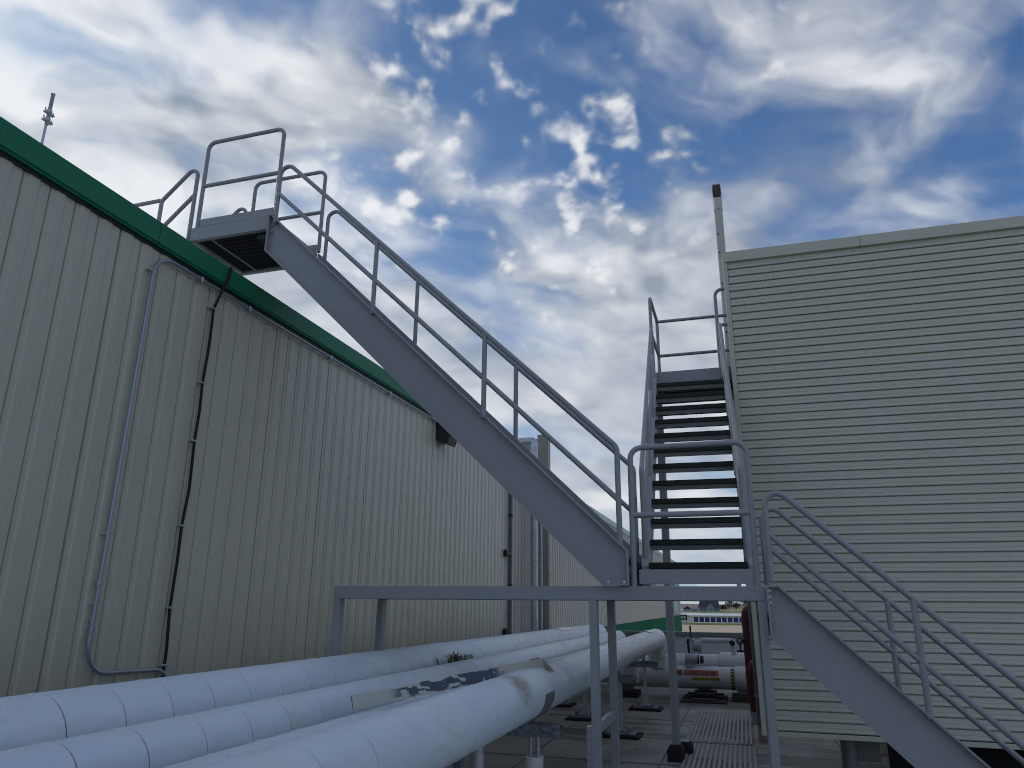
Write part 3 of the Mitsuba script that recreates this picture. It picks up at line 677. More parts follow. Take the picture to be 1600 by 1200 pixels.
bars = [bx(x, x + 0.006, YF + 0.055, YR - 0.055, LZ0 + 0.018, LZ0 + 0.055) for x in np.arange(LX0 + 0.06, LX1 - 0.05, 0.032)]
bars += [bx(LX0 + 0.055, LX1 - 0.055, y, y + 0.008, LZ0 + 0.026, LZ0 + 0.048) for y in np.arange(YF + 0.09, YR - 0.06, 0.075)]
obj('deck_grating', bars, 'grating', lA, False, kind='stuff')
obj('toe_board', bx(-5.165, -4.262, YF + 0.018, YF + 0.028, LZ1 + 0.012, LZ1 + 0.10, 0.002), 'steel_paint', lA, False)
obj('toe_board', bx(-5.165, -4.262, YR - 0.028, YR - 0.018, LZ1 + 0.012, LZ1 + 0.10, 0.002), 'steel_paint', lA, False)
for y in (YF + 0.025, YR - 0.025):
    g = tube_part('guardrail', [(-5.19, y, LZ1), (-5.19, y, 6.375), (-4.245, y, 6.375), (-4.245, y, LZ1)], lA, 0.085)
    tube_part('mid_rail', [(-5.18, y, 5.84), (-4.255, y, 5.84)], g)
    h = tube_part('descending_rail', [(-5.285, y, LZ1 - 0.1), (-5.285, y, 6.15), (-5.715, y, 5.75), (-5.715, y, 4.82)], lA, 0.07)
    tube_part('mid_rail', [(-5.29, y, 5.75), (-5.70, y, 5.37)], h)
    tube_part('roof_rail', [(-5.74, y, 5.76), (-6.75, y, 5.745), (-6.75, y, 4.9)], lA, 0.08)
obj('roof_steps', [bx(-5.5, -5.25, YF + 0.06, YR - 0.06, 5.12, 5.15), bx(-5.75, -5.5, YF + 0.06, YR - 0.06, 4.93, 4.96)], 'grating', lA, False)

# stair down on the right
r3, t3 = 0.19, 0.198
M3 = basis((-1, 0, 0), (0, 1, 0), (0, 0, 1), (1.764, YF, 0.0))
st3 = lambda u: 0.263 + u * r3 / t3
low3 = lambda u: -0.163 + u * r3 / t3
pC = Polygon([(-0.26, 0.012), (0.183, 0.012), (1.599, low3(1.599)), (1.599, 1.714), (1.517, 1.716), (-0.26, 0.02)])
sC = make_stair('short grey steel stair coming down to the right in front of the sage siding', M3, 9, r3, t3, W, pC, 0.968, 0.578, st3, -0.27, 1.560, (0.69,), bolts=((1.58, 1.68), (1.58, 1.64), (1.58, 1.60)))

# stair up along the sage siding
r2, t2 = 0.20, 0.2088
sk = math.radians(1.85)
M2 = basis((-math.sin(sk), math.cos(sk), 0), (math.cos(sk), math.sin(sk), 0), (0, 0, 1), (-0.712, 6.15, PZ))
st2 = lambda u: 0.154 + u * r2 / t2
pB = Polygon([(0.02, 0.012), (0.20, 0.012), (2.55, 2.22), (2.55, 2.60), (2.50, 2.60), (0.02, st2(0.02))])
sB = make_stair('steep grey steel stair with dark treads rising beside the sage siding', M2, 13, r2, t2, 0.785, pB, 0.885, 0.474, st2, 0.10, 2.42, (0.95, 1.75), tread_in=0.008, rail_out=-0.004)
lB = thing('upper_landing', 'steel landing with guard rails at the top of the steep stair by the siding', 'platform')
BZ = PZ + 13 * r2
BY = 6.15 + 12 * t2
obj('front_beam', bx(-0.83, 0.72, BY - 0.01, BY + 0.03, BZ - 0.16, BZ, 0.004), 'steel_paint', lB, False)
obj('rear_beam', bx(-0.86, 0.72, BY + 0.90, BY + 0.94, BZ - 0.16, BZ, 0.004), 'steel_paint', lB, False)
for x in (-0.85, 0.66): obj('side_beam', bx(x, x + 0.04, BY + 0.032, BY + 0.898, BZ - 0.158, BZ - 0.002, 0.004), 'steel_paint', lB, False)
bars = [bx(-0.80, 0.655, y, y + 0.006, BZ - 0.036, BZ - 0.004) for y in np.arange(BY + 0.06, BY + 0.88, 0.03)] + [bx(x, x + 0.01, BY + 0.035, BY + 0.895, BZ - 0.024, BZ - 0.008) for x in np.arange(-0.75, 0.64, 0.07)]
obj('deck_grating', bars, 'grating', lB, False, kind='stuff')
g = tube_part('guardrail', [(-0.835, BY + 0.03, BZ), (-0.835, BY + 0.03, 5.33), (-0.835, BY + 0.90, 5.33), (-0.835, BY + 0.90, BZ)], lB, 0.07)
tube_part('mid_rail', [(-0.835, BY + 0.03, 4.83), (-0.835, BY + 0.90, 4.83)], g)
g = tube_part('back_rail', [(-0.835, BY + 0.92, 5.33), (0.68, BY + 0.92, 5.33), (0.68, BY + 0.92, BZ)], lB, 0.07)
tube_part('mid_rail', [(-0.835, BY + 0.92, 4.83), (0.67, BY + 0.92, 4.83)], g)
g = tube_part('side_rail', [(-0.035, BY + 0.03, BZ), (-0.035, BY + 0.03, 5.33), (0.62, BY + 0.03, 5.33)], lB, 0.085)
tube_part('mid_rail', [(-0.03, BY + 0.03, 4.86), (0.60, BY + 0.03, 4.86)], g)
obj('support_post', [bx(-0.832, -0.750, BY + 0.0, BY + 0.012, 0.16, BZ - 0.162, 0.002), bx(-0.832, -0.824, BY + 0.012, BY + 0.085, 0.16, BZ - 0.162, 0.002), bx(-0.758, -0.750, BY + 0.012, BY + 0.085, 0.16, BZ - 0.162, 0.002), bx(-0.796, -0.786, BY - 0.010, BY, 0.16, BZ - 0.162, 0.002)], 'steel_paint', lB, False)
for x, y, h, lb in ((-0.80, BY + 0.03, 0.16, 'black rubber foot block under the tall landing post'), (-0.735, BY + 0.42, 0.13, 'smaller black rubber block just behind the tall landing post')):
    kb = thing('rubber_block', lb, 'block')
    obj('block', hull([(x - 0.085, y - 0.10, 0.0), (x + 0.085, y - 0.10, 0), (x - 0.085, y + 0.12, 0), (x + 0.085, y + 0.12, 0), (x - 0.085, y - 0.10, h * .7), (x + 0.085, y - 0.10, h * .7), (x - 0.085, y + 0.12, h * .7), (x + 0.085, y + 0.12, h * .7), (x - 0.055, y - 0.07, h), (x + 0.055, y - 0.07, h), (x - 0.055, y + 0.09, h), (x + 0.055, y + 0.09, h)]), 'black_rubber', kb, 20)
    obj('strip', bx(x - 0.05, x + 0.05, y - 0.06, y + 0.08, h + 0.001, h + 0.008, 0.002), 'galvanized_worn', kb, False)

# ================================================================== INSULATED PIPES
def run_pipe(label, x, y0, y1, z, r, step, slope=0.0, off=0.0, drop=0.75, x1=None, n=40):
    k = thing('insulated_pipe', label, 'pipe', 'white insulated pipes along the left wall')
    del labels[k]['group']
    x1 = x if x1 is None else x1
    ax = np.array([(x1 - x) / (y1 - y0), 1.0, slope]); ax /= np.linalg.norm(ax)
    y = y0 + off
    L0 = y1 - r * 1.4
    obj('core', lathe([(0.0, r - 0.004), (L0 - y, r - 0.004)], (x + (x1 - x) * off / (y1 - y0), y, z + slope * off), ax, 28), 'pipe_seam', k)
    i = 0
    while y < L0 - 0.02:
        s = step * (1 + 0.06 * (((i * 7919) % 13) / 13 - 0.5))
        e = min(y + s, L0)
        d = e - y
        p0 = (x + (x1 - x) * (y - y0) / (y1 - y0), y, z + slope * (y - y0))
        w = 0.0012 * (((i * 104729) % 11) / 11)
        obj('jacket', lathe([(0.0080, r - 0.006), (0.0085, r - 0.001), (0.011, r), (d - 0.020, r + w), (d - 0.019, r + 0.0018 + w), (d - 0.001, r + 0.0018 + w), (d, r - 0.006)], p0, ax, n), 'pipe_white', k, 32)
        y = e; i += 1
    ze = z + slope * (L0 - y0)
    obj('elbow', sweep(bent([(x1, L0, ze), (x1, y1, ze), (x1, y1, ze - r * 1.6)], r * 1.25, 10), r - 0.002, 32), 'pipe_white', k, 50)
    zz = ze - r * 1.6
    obj('drop', lathe([(0, r - 0.01), (0.004, r), (0.008, r + 0.004), (0.03, r + 0.004), (0.032, r), (max(0.05, zz - drop), r)], (x1, y1, zz), (0, 0, -1), 32), 'pipe_white', k, 35)
    return k
P1 = run_pipe('thick white jacketed pipe nearest the beige wall', -2.95, 0.6, 16.0, 0.995, 0.20, 0.315, 0.0, 0.18, 0.3)
P2 = run_pipe('white jacketed pipe second from the beige wall', -2.40, 0.6, 15.2, 0.945, 0.150, 0.325, 0.0, 0.05, 0.3)
P3 = run_pipe('slim white jacketed pipe sunk between the second and the foremost pipes', -1.95, 0.6, 13.6, 0.900, 0.128, 0.30, 0.0, 0.2, 0.3)
P4 = run_pipe('thick foremost white jacketed pipe under the steel platform', -1.57, 0.6, 14.2, 0.925, 0.168, 0.372, 0.0055, 0.03, 0.50, x1=-1.545)
def shell(xc, yc, zc, r, y0, y1, a0, a1, th=0.006, n=14):
    """Curved plate hugging a pipe along Y; angles in degrees from +X towards +Z."""
    a = np.radians(np.linspace(a0, a1, n))
    prof_o = [(xc + (r + th) * math.cos(t), zc + (r + th) * math.sin(t)) for t in a]
    prof_i = [(xc + r * math.cos(t), zc + r * math.sin(t)) for t in a[::-1]]
    return extrude(Polygon(prof_o + prof_i), y1 - y0, basis((1, 0, 0), (0, 0, 1), (0, -1, 0), (0, y1, 0)))
for y in (5.42, 9.95, 12.5):
    obj('saddle', shell(-1.565, 0, 0.925 + 0.0055 * (y - 0.6), 0.172, y, y + 0.27, -160, 4), 'coping_dark', P4, 30, label='dark saddle plate under the pipe')
obj('patch', shell(-2.95, 0, 0.995, 0.204, 12.15, 12.95, 55, 120, 0.004), 'label_white', P1, 30, label='loose pale patch on top of the pipe')
obj('patch', shell(-1.55, 0, 0.995, 0.173, 12.55, 13.05, 60, 115, 0.004), 'label_white', P4, 30, label='loose pale patch near the end of the pipe')
for xc, zc, r, y, kk_ in ((-2.95, 0.995, 0.204, 7.25, P1), (-2.40, 0.945, 0.154, 8.1, P2), (-2.40, 0.945, 0.154, 11.6, P2)):
    obj('label', shell(xc, 0, zc, r, y, y + 0.42, -5, 22, 0.003), 'plum_paint', kk_, 30, label='dark label strip low on the pipe side')

# the loose bent sheet that lies over the pipes
sh = thing('loose_sheet', 'long cream metal sheet with peeling dark paint lying across the pipes', 'sheet')
A0, A1 = np.array([-1.955, 3.65, 1.055]), np.array([-1.49, 5.74, 1.092])
B0, B1 = A0 + (-0.015, 0, 0.064), A1 + (-0.035, 0.09, 0.084)
nn = 24
top = [B0 + (B1 - B0) * i / nn for i in range(nn + 1)]
bot = [A0 + (A1 - A0) * i / nn for i in range(nn + 1)]
th = np.array([-0.006, 0.0015, 0.0])
Vs = np.vstack([bot, top, np.array(top) + th * 0.6 + (0, 0, 0.001), np.array(top) + th + (0, 0, -0.001), np.array(top) + th * 1.0 + (0, 0, -0.006), np.array(bot) + th])
m_ = nn + 1
Fs = []
for ring in range(6):
    o, o2 = ring * m_, ((ring + 1) % 6) * m_
    for i in range(nn):
        Fs += [(o + i, o + i + 1, o2 + i + 1), (o + i, o2 + i + 1, o2 + i)]
obj('face', trimesh.Trimesh(Vs, np.array(Fs), process=False), 'peeling_sheet', sh, False)
obj('end_gusset', hull([A1 + (0.004, 0.01, 0.0), B1 + (0.004, 0.0, 0.0), A1 + (0.075, 0.055, -0.008), A1 + (0.004, 0.016, 0.0), B1 + (0.004, 0.006, 0), A1 + (0.075, 0.061, -0.008)]), 'duct_beige', sh, False)

wd = []
for i in range(46):
    b = np.array([-2.66 + rng.normal(0, 0.05), 6.95 + rng.normal(0, 0.10), 1.00])
    tip = b + (rng.normal(0, 0.07), rng.normal(0, 0.10), rng.uniform(0.04, 0.15))
    s = np.array([rng.normal(0, 1), rng.normal(0, 1), 0]); s = s / np.linalg.norm(s) * 0.006
    mid = (b + tip) / 2 + (0, 0, 0.03)
    wd.append(trimesh.Trimesh([b - s, b + s, mid + s * 1.4, mid - s * 1.4, tip], [(0, 1, 2), (0, 2, 3), (3, 2, 4)], process=False))
single('dry_weed_tuft', wd, 'dry_weed', 'small tuft of dry weed growing between the two rear white pipes', 'plant', smooth=False)

# ------------------------------------------------------------------ pipe supports
def strut_beam(x0, x1, y, z1, h=0.085, w=0.085):
    t = 0.006
    return [bx(x0, x1, y, y + w, z1 - t, z1, 0.001), bx(x0, x1, y, y + t, z1 - h, z1 - t, 0.001), bx(x0, x1, y + w - t, y + w, z1 - h, z1 - t, 0.001)]
def base(parent, x, y, s=1.0):
    obj('rubber_pad', bx(x - 0.25 * s, x + 0.25 * s, y - 0.22 * s, y + 0.22 * s, 0.001, 0.03, 0.006), 'black_rubber', parent, False)
    obj('base_tray', [bx(x - 0.19 * s, x + 0.19 * s, y - 0.15 * s, y + 0.15 * s, 0.031, 0.055, 0.005), bx(x - 0.12 * s, x - 0.10 * s, y - 0.12 * s, y + 0.12 * s, 0.055, 0.115, 0.004), bx(x + 0.10 * s, x + 0.12 * s, y - 0.12 * s, y + 0.12 * s, 0.055, 0.115, 0.004), bx(x - 0.10 * s, x + 0.10 * s, y - 0.10 * s, y + 0.10 * s, 0.055, 0.07, 0.004)], 'galvanized_worn', parent, False)
def support(label, y, sleeve=False, wide=True, xs=(-1.585, -3.0)):
    k = thing('pipe_support', label, 'support')
    obj('strut', strut_beam(-3.25, -1.375, y, 0.715, 0.09, 0.10), 'galvanized_worn', k, False)
    for x in xs:
        ps = [rod((x - 0.028, y + 0.05, 0.07), (x - 0.028, y + 0.05, 0.622), 0.017, 12), rod((x + 0.028, y + 0.05, 0.07), (x + 0.028, y + 0.05, 0.622), 0.017, 12)] if sleeve else [bx(x - 0.026, x + 0.026, y + 0.022, y + 0.028, 0.07, 0.622), bx(x - 0.026, x - 0.020, y + 0.028, y + 0.075, 0.07, 0.622), bx(x + 0.020, x + 0.026, y + 0.028, y + 0.075, 0.07, 0.622)]
        obj('post', ps, 'galvanized', k, 35)
        if sleeve:
            obj('sleeve', lathe([(0.0, 0.05), (0.30, 0.05), (0.31, 0.056), (0.36, 0.056), (0.38, 0.066), (0.455, 0.068), (0.457, 0.05), (0.44, 0.045)], (x, y + 0.05, 0.03), (0, 0, 1), 28), 'pvc_white', k, 35, label='white plastic sleeve round the post')
        base(k, x, y + 0.05)
    for x, h in ((-1.585, 0.045),):
        obj('stud', [rod((x, y + 0.05, 0.715), (x, y + 0.05, 0.80), 0.012, 8), bx(x - 0.03, x - 0.024, y + 0.02, y + 0.08, 0.715, 0.80)], 'galvanized_worn', k)
    return k
support('galvanized pipe support with a white plastic sleeve on its post in the foreground', 5.78, sleeve=True)
support('galvanized pipe support on a black pad just right of the middle platform legs', 9.95)
support('far galvanized pipe support on a black pad near the pipe end', 12.5)
for i, (x, y, lb) in enumerate(((-1.60, 4.58, 'round galvanized post under the foremost pipe at the bottom edge of the photo'),)):
    k = thing('pipe_stand', lb, 'post')
    obj('post', rod((x, y, 0.03), (x, y, 0.80), 0.042, 20), 'galvanized', k, 50)
    obj('base_plate', bx(x - 0.12, x + 0.12, y - 0.12, y + 0.12, 0.001, 0.03, 0.004), 'galvanized_worn', k, False)
    k = thing('pipe_stand', 'thin dark steel post left of the round galvanized post under the foremost pipe', 'post')
    obj('post', bx(x - 0.02, x + 0.03, y - 0.36, y - 0.31, 0.03, 0.78, 0.004), 'plum_paint', k, False)
    obj('base_plate', bx(x - 0.10, x + 0.11, y - 0.44, y - 0.23, 0.001, 0.03, 0.004), 'galvanized_worn', k, False)
k = thing('pipe_stand', 'galvanized leg stand under the rear pipes seen left of the platform legs', 'post')
obj('post', bx(-2.32, -2.27, 11.2, 11.25, 0.05, 0.78, 0.004), 'galvanized', k, False)
base(k, -2.295, 11.22)
k = thing('pipe_stand', 'plain grey upright standing close behind the left of the middle platform legs', 'post')
obj('post', bx(-1.175, -1.115, YF + 0.20, YF + 0.26, 0.02, 0.72, 0.004), 'galvanized', k, False)
obj('base_plate', bx(-1.22, -1.07, YF + 0.15, YF + 0.31, 0.001, 0.02, 0.003), 'galvanized_worn', k, False)

# ================================================================== HEADERS ACROSS
HY, HZ, HR = 14.2, 0.355, 0.185
def header(label, x0, x1, y, z, r, step, sleeves=()):
    k = thing('header_pipe', label, 'pipe')
    x = x0
    while x < x1 - 0.02:
        e = min(x + step, x1)
        obj('jacket', lathe([(0, r - 0.01), (0.004, r), (e - x - 0.022, r), (e - x - 0.021, r + 0.003), (e - x - 0.002, r + 0.003), (e - x, r - 0.01)], (x, y, z), (1, 0, 0), 40), 'header_white', k, 32)
        x = e
    for a, b, rr in sleeves:
        obj('sleeve', lathe([(0, r - 0.01), (0.002, rr), (b - a - 0.002, rr), (b - a, r - 0.01)], (a, y, z), (1, 0, 0), 40), 'header_white', k, 32)
    return k
hA = header('lower white header pipe crossing the roof with an orange ammonia marker', -2.45, 0.30, HY, HZ, HR, 0.61, sleeves=((-0.22, 0.30, HR + 0.016),))
hB = header('rear white header pipe crossing behind the marked header pipe', -3.3, 0.45, 15.05, 0.50, 0.195, 0.70, sleeves=((-0.47, 0.45, 0.24),))
def on_header(m, r, lift):
    """Wraps a mesh given in (x, arc, height) round header A's front; arc 0 is straight towards the camera side."""
    v = np.array(m.vertices)
    a = v[:, 1] / r
    rr = r + lift + v[:, 2]
    m.vertices = np.stack([v[:, 0], HY - rr * np.cos(a), HZ + rr * np.sin(a)], 1)
    return m
def patch(x0, x1, s0, s1, r, lift, th=0.002):
    xs_, ss_ = np.linspace(x0, x1, 3), np.linspace(s0, s1, 10)
    g = grid(xs_, ss_, lambda X, Y: 0 * X)
    t_ = g.copy(); t_.vertices = np.array(t_.vertices) + (0, 0, th)
    return on_header(cat([t_]), r, lift)
mk = obj('marker_band', patch(-1.23, -0.50, 0.045, 0.145, HR, 0.003), 'marker_orange', hA, 50, label='orange ammonia flow marker with a black arrow')
def letters(txt, x, s, h, lift, bold=True, parent=mk, mat='ink_black', width=None):
    m = meshkit.text_mesh(txt, h, 0.0008, bold)
    if width:
        m.apply_transform(np.diag([width / m.extents[0], 1, 1, 1.0]))
    m.apply_translation((x - m.bounds[0][0], s, 0))
    obj('lettering', on_header(m, HR, lift), mat, parent, False)
letters('RS', -1.205, 0.063, 0.064, 0.006, width=0.085)
letters('AMMONIA', -0.985, 0.063, 0.064, 0.006, width=0.265)
ar = Polygon([(0, 0.018), (0.035, 0.018), (0.035, 0.0), (0.085, 0.032), (0.035, 0.064), (0.035, 0.046), (0, 0.046)])
am = extrude(ar, 0.0008); am.apply_translation((-0.625, 0.063, 0))
obj('arrow', on_header(am, HR, 0.006), 'ink_black', mk, False)
obj('yellow_block', patch(-1.115, -1.075, 0.047, 0.143, HR, 0.0055), 'marker_yellow', mk, 50)
obj('blue_block', patch(-1.07, -1.045, 0.047, 0.143, HR, 0.0055), 'marker_blue', mk, 50)
obj('blue_block', patch(-0.70, -0.68, 0.047, 0.143, HR, 0.0055), 'ink_black', mk, 50)
wn = obj('warning_band', patch(-0.95, -0.465, -0.028, 0.022, HR, 0.003), 'marker_yellow', hA, 50, label='narrow yellow warning strip')
letters("DON'T STEP ON PIPES", -0.935, -0.020, 0.033, 0.006, parent=wn, width=0.455)
for i in range(7):
    obj('stripe', patch(-0.285, -0.240, 0.145 - i * 0.052, 0.145 - i * 0.052 + 0.028, HR, 0.020), 'ink_black', hA, 50)
obj('stripe_band', patch(-0.292, -0.233, -0.21, 0.185, HR, 0.0175), 'marker_yellow', hA, 50, label='yellow and black ring band')

sl = thing('pipe_sleeper', 'stack of dark timber sleepers under the marked header pipe', 'sleeper')
obj('saddle', [bx(-0.86, -0.64, HY - 0.16, HY + 0.16, 0.17, 0.21), bx(-0.80, -0.70, HY - 0.10, HY + 0.10, 0.13, 0.172)], 'black_plastic', sl, False)
for x0, x1, y0, y1, z0, z1 in ((-0.94, -0.56, HY - 0.30, HY + 0.30, 0.092, 0.130), (-1.06, -0.42, HY - 0.24, HY - 0.12, 0.056, 0.090), (-1.06, -0.44, HY + 0.10, HY + 0.22, 0.056, 0.090), (-0.96, -0.55, HY - 0.52, HY + 0.4, 0.032, 0.055), (-1.14, -0.38, HY - 0.60, HY + 0.45, 0.002, 0.030)):
    obj('timber', bx(x0, x1, y0, y1, z0, z1, 0.006), 'dark_wood', sl, False)
sl = thing('pipe_sleeper', 'dark support block at the right end of the marked header pipe', 'sleeper')
obj('timber', bx(-0.30, 0.05, HY - 0.25, HY + 0.28, 0.002, 0.10, 0.006), 'dark_wood', sl, False)
obj('saddle', bx(-0.20, -0.02, HY - 0.13, HY + 0.13, 0.102, 0.20, 0.006), 'plum_paint', sl, False)
sl = thing('pipe_sleeper', 'dark support block under the left end of the marked header pipe', 'sleeper')
obj('timber', bx(-2.30, -1.90, HY - 0.25, HY + 0.28, 0.002, 0.10, 0.006), 'dark_wood', sl, False)
obj('saddle', bx(-2.20, -2.0, HY - 0.13, HY + 0.13, 0.102, 0.185, 0.006), 'plum_paint', sl, False)

vl = thing('valve_assembly', 'dull grey valve bodies with a black upright stem on top of the header pipes', 'valve')
obj('lower_body', [lathe([(0, 0.0), (0.001, 0.10), (0.05, 0.105), (0.16, 0.10), (0.165, 0.075), (0.22, 0.075)], (-1.06, HY - 0.02, 0.65), (1, 0, 0), 24), lathe([(0, 0.10), (0.10, 0.09), (0.14, 0.075)], (-0.985, HY - 0.02, HZ + HR - 0.03), (0, 0, 1), 20)], 'valve_grey', vl, 35)
obj('flange', [lathe([(0, 0.05), (0.001, 0.085), (0.022, 0.085), (0.024, 0.05)], (-0.845, HY - 0.02, 0.655), (1, 0, 0), 20), lathe([(0, 0.05), (0.001, 0.07), (0.06, 0.06), (0.062, 0.0)], (-0.80, HY - 0.02, 0.655), (1, 0, 0), 16)], 'black_plastic', vl, 35)
obj('upper_body', [lathe([(0, 0.0), (0.001, 0.07), (0.05, 0.10), (0.11, 0.105), (0.16, 0.07), (0.162, 0.0)], (-0.93, HY + 0.25, 0.87), (1, 0, 0), 24), bx(-0.96, -0.90, HY + 0.19, HY + 0.31, 0.72, 0.98, 0.01)], 'valve_grey', vl, 35)
obj('yoke', [bx(-1.03, -1.00, HY + 0.22, HY + 0.28, 0.70, 1.00, 0.004), bx(-0.995, -0.985, HY + 0.22, HY + 0.28, 0.72, 0.99, 0.003), rod((-1.04, HY + 0.25, 0.93), (-1.0, HY + 0.25, 0.93), 0.02, 10)], 'black_plastic', vl, 35)
obj('stem', [rod((-0.955, HY + 0.25, 0.98), (-0.958, HY + 0.25, 1.14), 0.010, 10), rod((-0.958, HY + 0.25, 1.12), (-0.960, HY + 0.25, 1.215), 0.017, 10)], 'black_plastic', vl, 35)
lp = thing('bypass_loop', 'white jacketed bypass pipe bridging above the rear header pipe', 'pipe')
obj('tube', sweep(bent([(-0.80, HY + 0.30, 0.74), (-0.80, HY + 0.30, 0.965), (-0.22, HY + 0.30, 0.965), (-0.22, HY + 0.30, 0.72)], 0.06, 8), 0.045, 20), 'header_white', lp, 50)
obj('end_cap', [lathe([(0, 0), (0.001, 0.05), (0.03, 0.05), (0.032, 0.0)], (-0.235, HY + 0.255, 0.93), (0, -1, 0), 16)], 'black_plastic', lp, 35)

# red fire pipes, plum pipe, gauge
rp = thing('red_pipe', 'tall dark red standpipe with a rounded top right of the header pipes', 'pipe')
RX, RY = 0.085, 12.35
obj('tube', sweep(bent([(RX - 0.03, RY, 0.20), (RX - 0.03, RY, 1.56), (RX + 0.5, RY, 1.56)], 0.14, 10), 0.092, 24), 'red_paint', rp, 50)
obj('footing', lathe([(0, 0.075), (0.20, 0.075)], (RX - 0.03, RY, 0.0), (0, 0, 1), 20), 'concrete', rp)
rp = thing('red_pipe', 'shorter dark red pipe with a bent top in front of the tall red standpipe', 'pipe')
R2X, R2Y = 0.075, 11.55
obj('tube', sweep(bent([(R2X, R2Y, 0.17), (R2X, R2Y, 0.80), (R2X + 0.4, R2Y, 0.83)], 0.13, 10), 0.085, 24), 'red_paint', rp, 50)
obj('footing', lathe([(0, 0.07), (0.18, 0.07)], (R2X, R2Y, 0.0), (0, 0, 1), 20), 'concrete', rp)
ga = thing('pressure_gauge', 'small black pressure gauge on the left side of the tall red standpipe', 'gauge')
GX, GZ = -0.085, 1.055
obj('dial', lathe([(0, 0), (0.001, 0.05), (0.035, 0.052), (0.037, 0.0)], (GX, RY + 0.0, GZ), (0, -1, 0), 24), 'black_plastic', ga)
obj('face', lathe([(0, 0), (0.001, 0.036), (0.002, 0.0)], (GX, RY - 0.038, GZ), (0, -1, 0), 24), 'valve_grey', ga)
obj('fitting', [rod((GX, RY - 0.01, GZ - 0.05), (GX, RY - 0.01, GZ - 0.15), 0.014, 10), rod((GX - 0.06, RY - 0.01, GZ - 0.145), (RX - 0.1, RY - 0.01, GZ - 0.145), 0.014, 10)], 'black_plastic', ga, 35)

# walkway mats
for (x0, x1, y0, y1, lb) in ((-0.80, 0.0, 9.78, 12.5, 'ribbed grey walkway mat on the roof deck, farther of the two'), (-0.74, 0.03, 6.85, 9.72, 'ribbed grey walkway mat on the roof deck, nearer of the two')):
    k = thing('walkway_mat', lb, 'mat')
    obj('sheet', bx(x0, x1, y0, y1, 0.008, 0.016, 0.003), 'walk_mat', k, False)
    nr = 15
    for i in range(nr):
        x = x0 + 0.03 + i * (x1 - x0 - 0.06) / (nr - 1)
        obj('rib', bx(x - 0.013, x + 0.013, y0 + 0.02, y1 - 0.02, 0.016, 0.024, 0.003), 'walk_rib', k, False)

# ================================================================== FAR THINGS
sb = thing('storage_building', 'long low cream storage building with a row of blue doors far across the field', 'building')
SY, SZ0, SZ1 = 283.0, ZG + 0.06, -1.75
sxl = -0.0715 * SY
swl = obj('wall', bx(sxl - 3, 24, SY, SY + 9, SZ0, SZ1 - 0.3), 'storage_cream', sb, False)
obj('roof', extrude(Polygon([(0, 0), (-0.5, -0.12), (-0.5, 0.05), (5, 0.75), (10.2, 0.05), (10.2, -0.12)]), 24 - sxl + 3.6, basis((0, 1, 0), (0, 0, 1), (1, 0, 0), (sxl - 3.3, SY, SZ1 - 0.2))), 'storage_roof', sb, False)
for i in range(16):
    x0 = -0.0612 * SY + i * 0.00695 * SY
    dk = obj('door', bx(x0, x0 + 1.62, SY - 0.05, SY + 0.02, SZ0 + 0.25, SZ1 - 0.75), 'door_blue', sb, False)
    obj('frame', [bx(x0 - 0.09, x0, SY - 0.07, SY + 0.02, SZ0 + 0.2, SZ1 - 0.68), bx(x0 + 1.62, x0 + 1.71, SY - 0.07, SY + 0.02, SZ0 + 0.2, SZ1 - 0.68), bx(x0, x0 + 1.62, SY - 0.07, SY + 0.02, SZ1 - 0.75, SZ1 - 0.68)], 'storage_roof', dk, False)
bo = thing('notice_board', 'dark notice board with pale marks at the left end of the storage building', 'sign')
obj('board', bx(-0.0765 * SY - 2.0, -0.0685 * SY, SY - 3.0, SY - 2.8, ZG + 1.0, ZG + 2.8), 'ink_black', bo, False)
obj('post', [bx(-0.0705 * SY, -0.0697 * SY, SY - 2.8, SY - 2.6, ZG, ZG + 1.0), bx(-0.0765 * SY - 1.2, -0.0765 * SY - 1.0, SY - 2.8, SY - 2.6, ZG, ZG + 1.0)], 'ink_black', bo, False)
obj('mark', [bx(-0.0735 * SY - 0.6 + i * 0.42, -0.0735 * SY - 0.35 + i * 0.42, SY - 3.05, SY - 3.0, ZG + 1.5 + 0.25 * (i % 2), ZG + 2.1 + 0.2 * ((i + 1) % 2)) for i in range(4)], 'label_white', bo, False)

def gable(x0, x1, y0, y1, z0, zw, zr, along='x', over=0.5):
    if along == 'x':
        ym = (y0 + y1) / 2
        return hull([(x0 - over, y0 - over, zw), (x1 + over, y0 - over, zw), (x0 - over, y1 + over, zw), (x1 + over, y1 + over, zw), (x0 + 1.2, ym, zr), (x1 - 1.2, ym, zr)])
    xm = (x0 + x1) / 2
    return hull([(x0 - over, y0 - over, zw), (x1 + over, y0 - over, zw), (x0 - over, y1, zw), (x1 + over, y1, zw), (xm, y0 - over, zr), (xm, y1, zr)])
HYY = 800.0
ho = thing('farm_house', 'dark blue grey house with a steep gabled roof far beyond the storage building', 'house')
hx0, hx1 = -0.0545 * HYY, -0.0285 * HYY
obj('wall', bx(hx0, hx1, HYY, HYY + 14, ZG, ZG + 4.0), 'house_wall', ho, False)
rf = obj('roof', gable(hx0, hx1, HYY, HYY + 14, 0, ZG + 4.0, ZG + 10.2), 'house_roof', ho, False)
obj('gable_wing', hull([(hx0 + 8, HYY - 4, ZG), (hx0 + 16, HYY - 4, ZG), (hx0 + 8, HYY, ZG), (hx0 + 16, HYY, ZG), (hx0 + 8, HYY - 4, ZG + 4.2), (hx0 + 16, HYY - 4, ZG + 4.2), (hx0 + 8, HYY + 4, ZG + 4.2), (hx0 + 16, HYY + 4, ZG + 4.2), (hx0 + 12, HYY - 4, ZG + 8.2), (hx0 + 12, HYY + 5, ZG + 8.2)]), 'house_wall', ho, False)
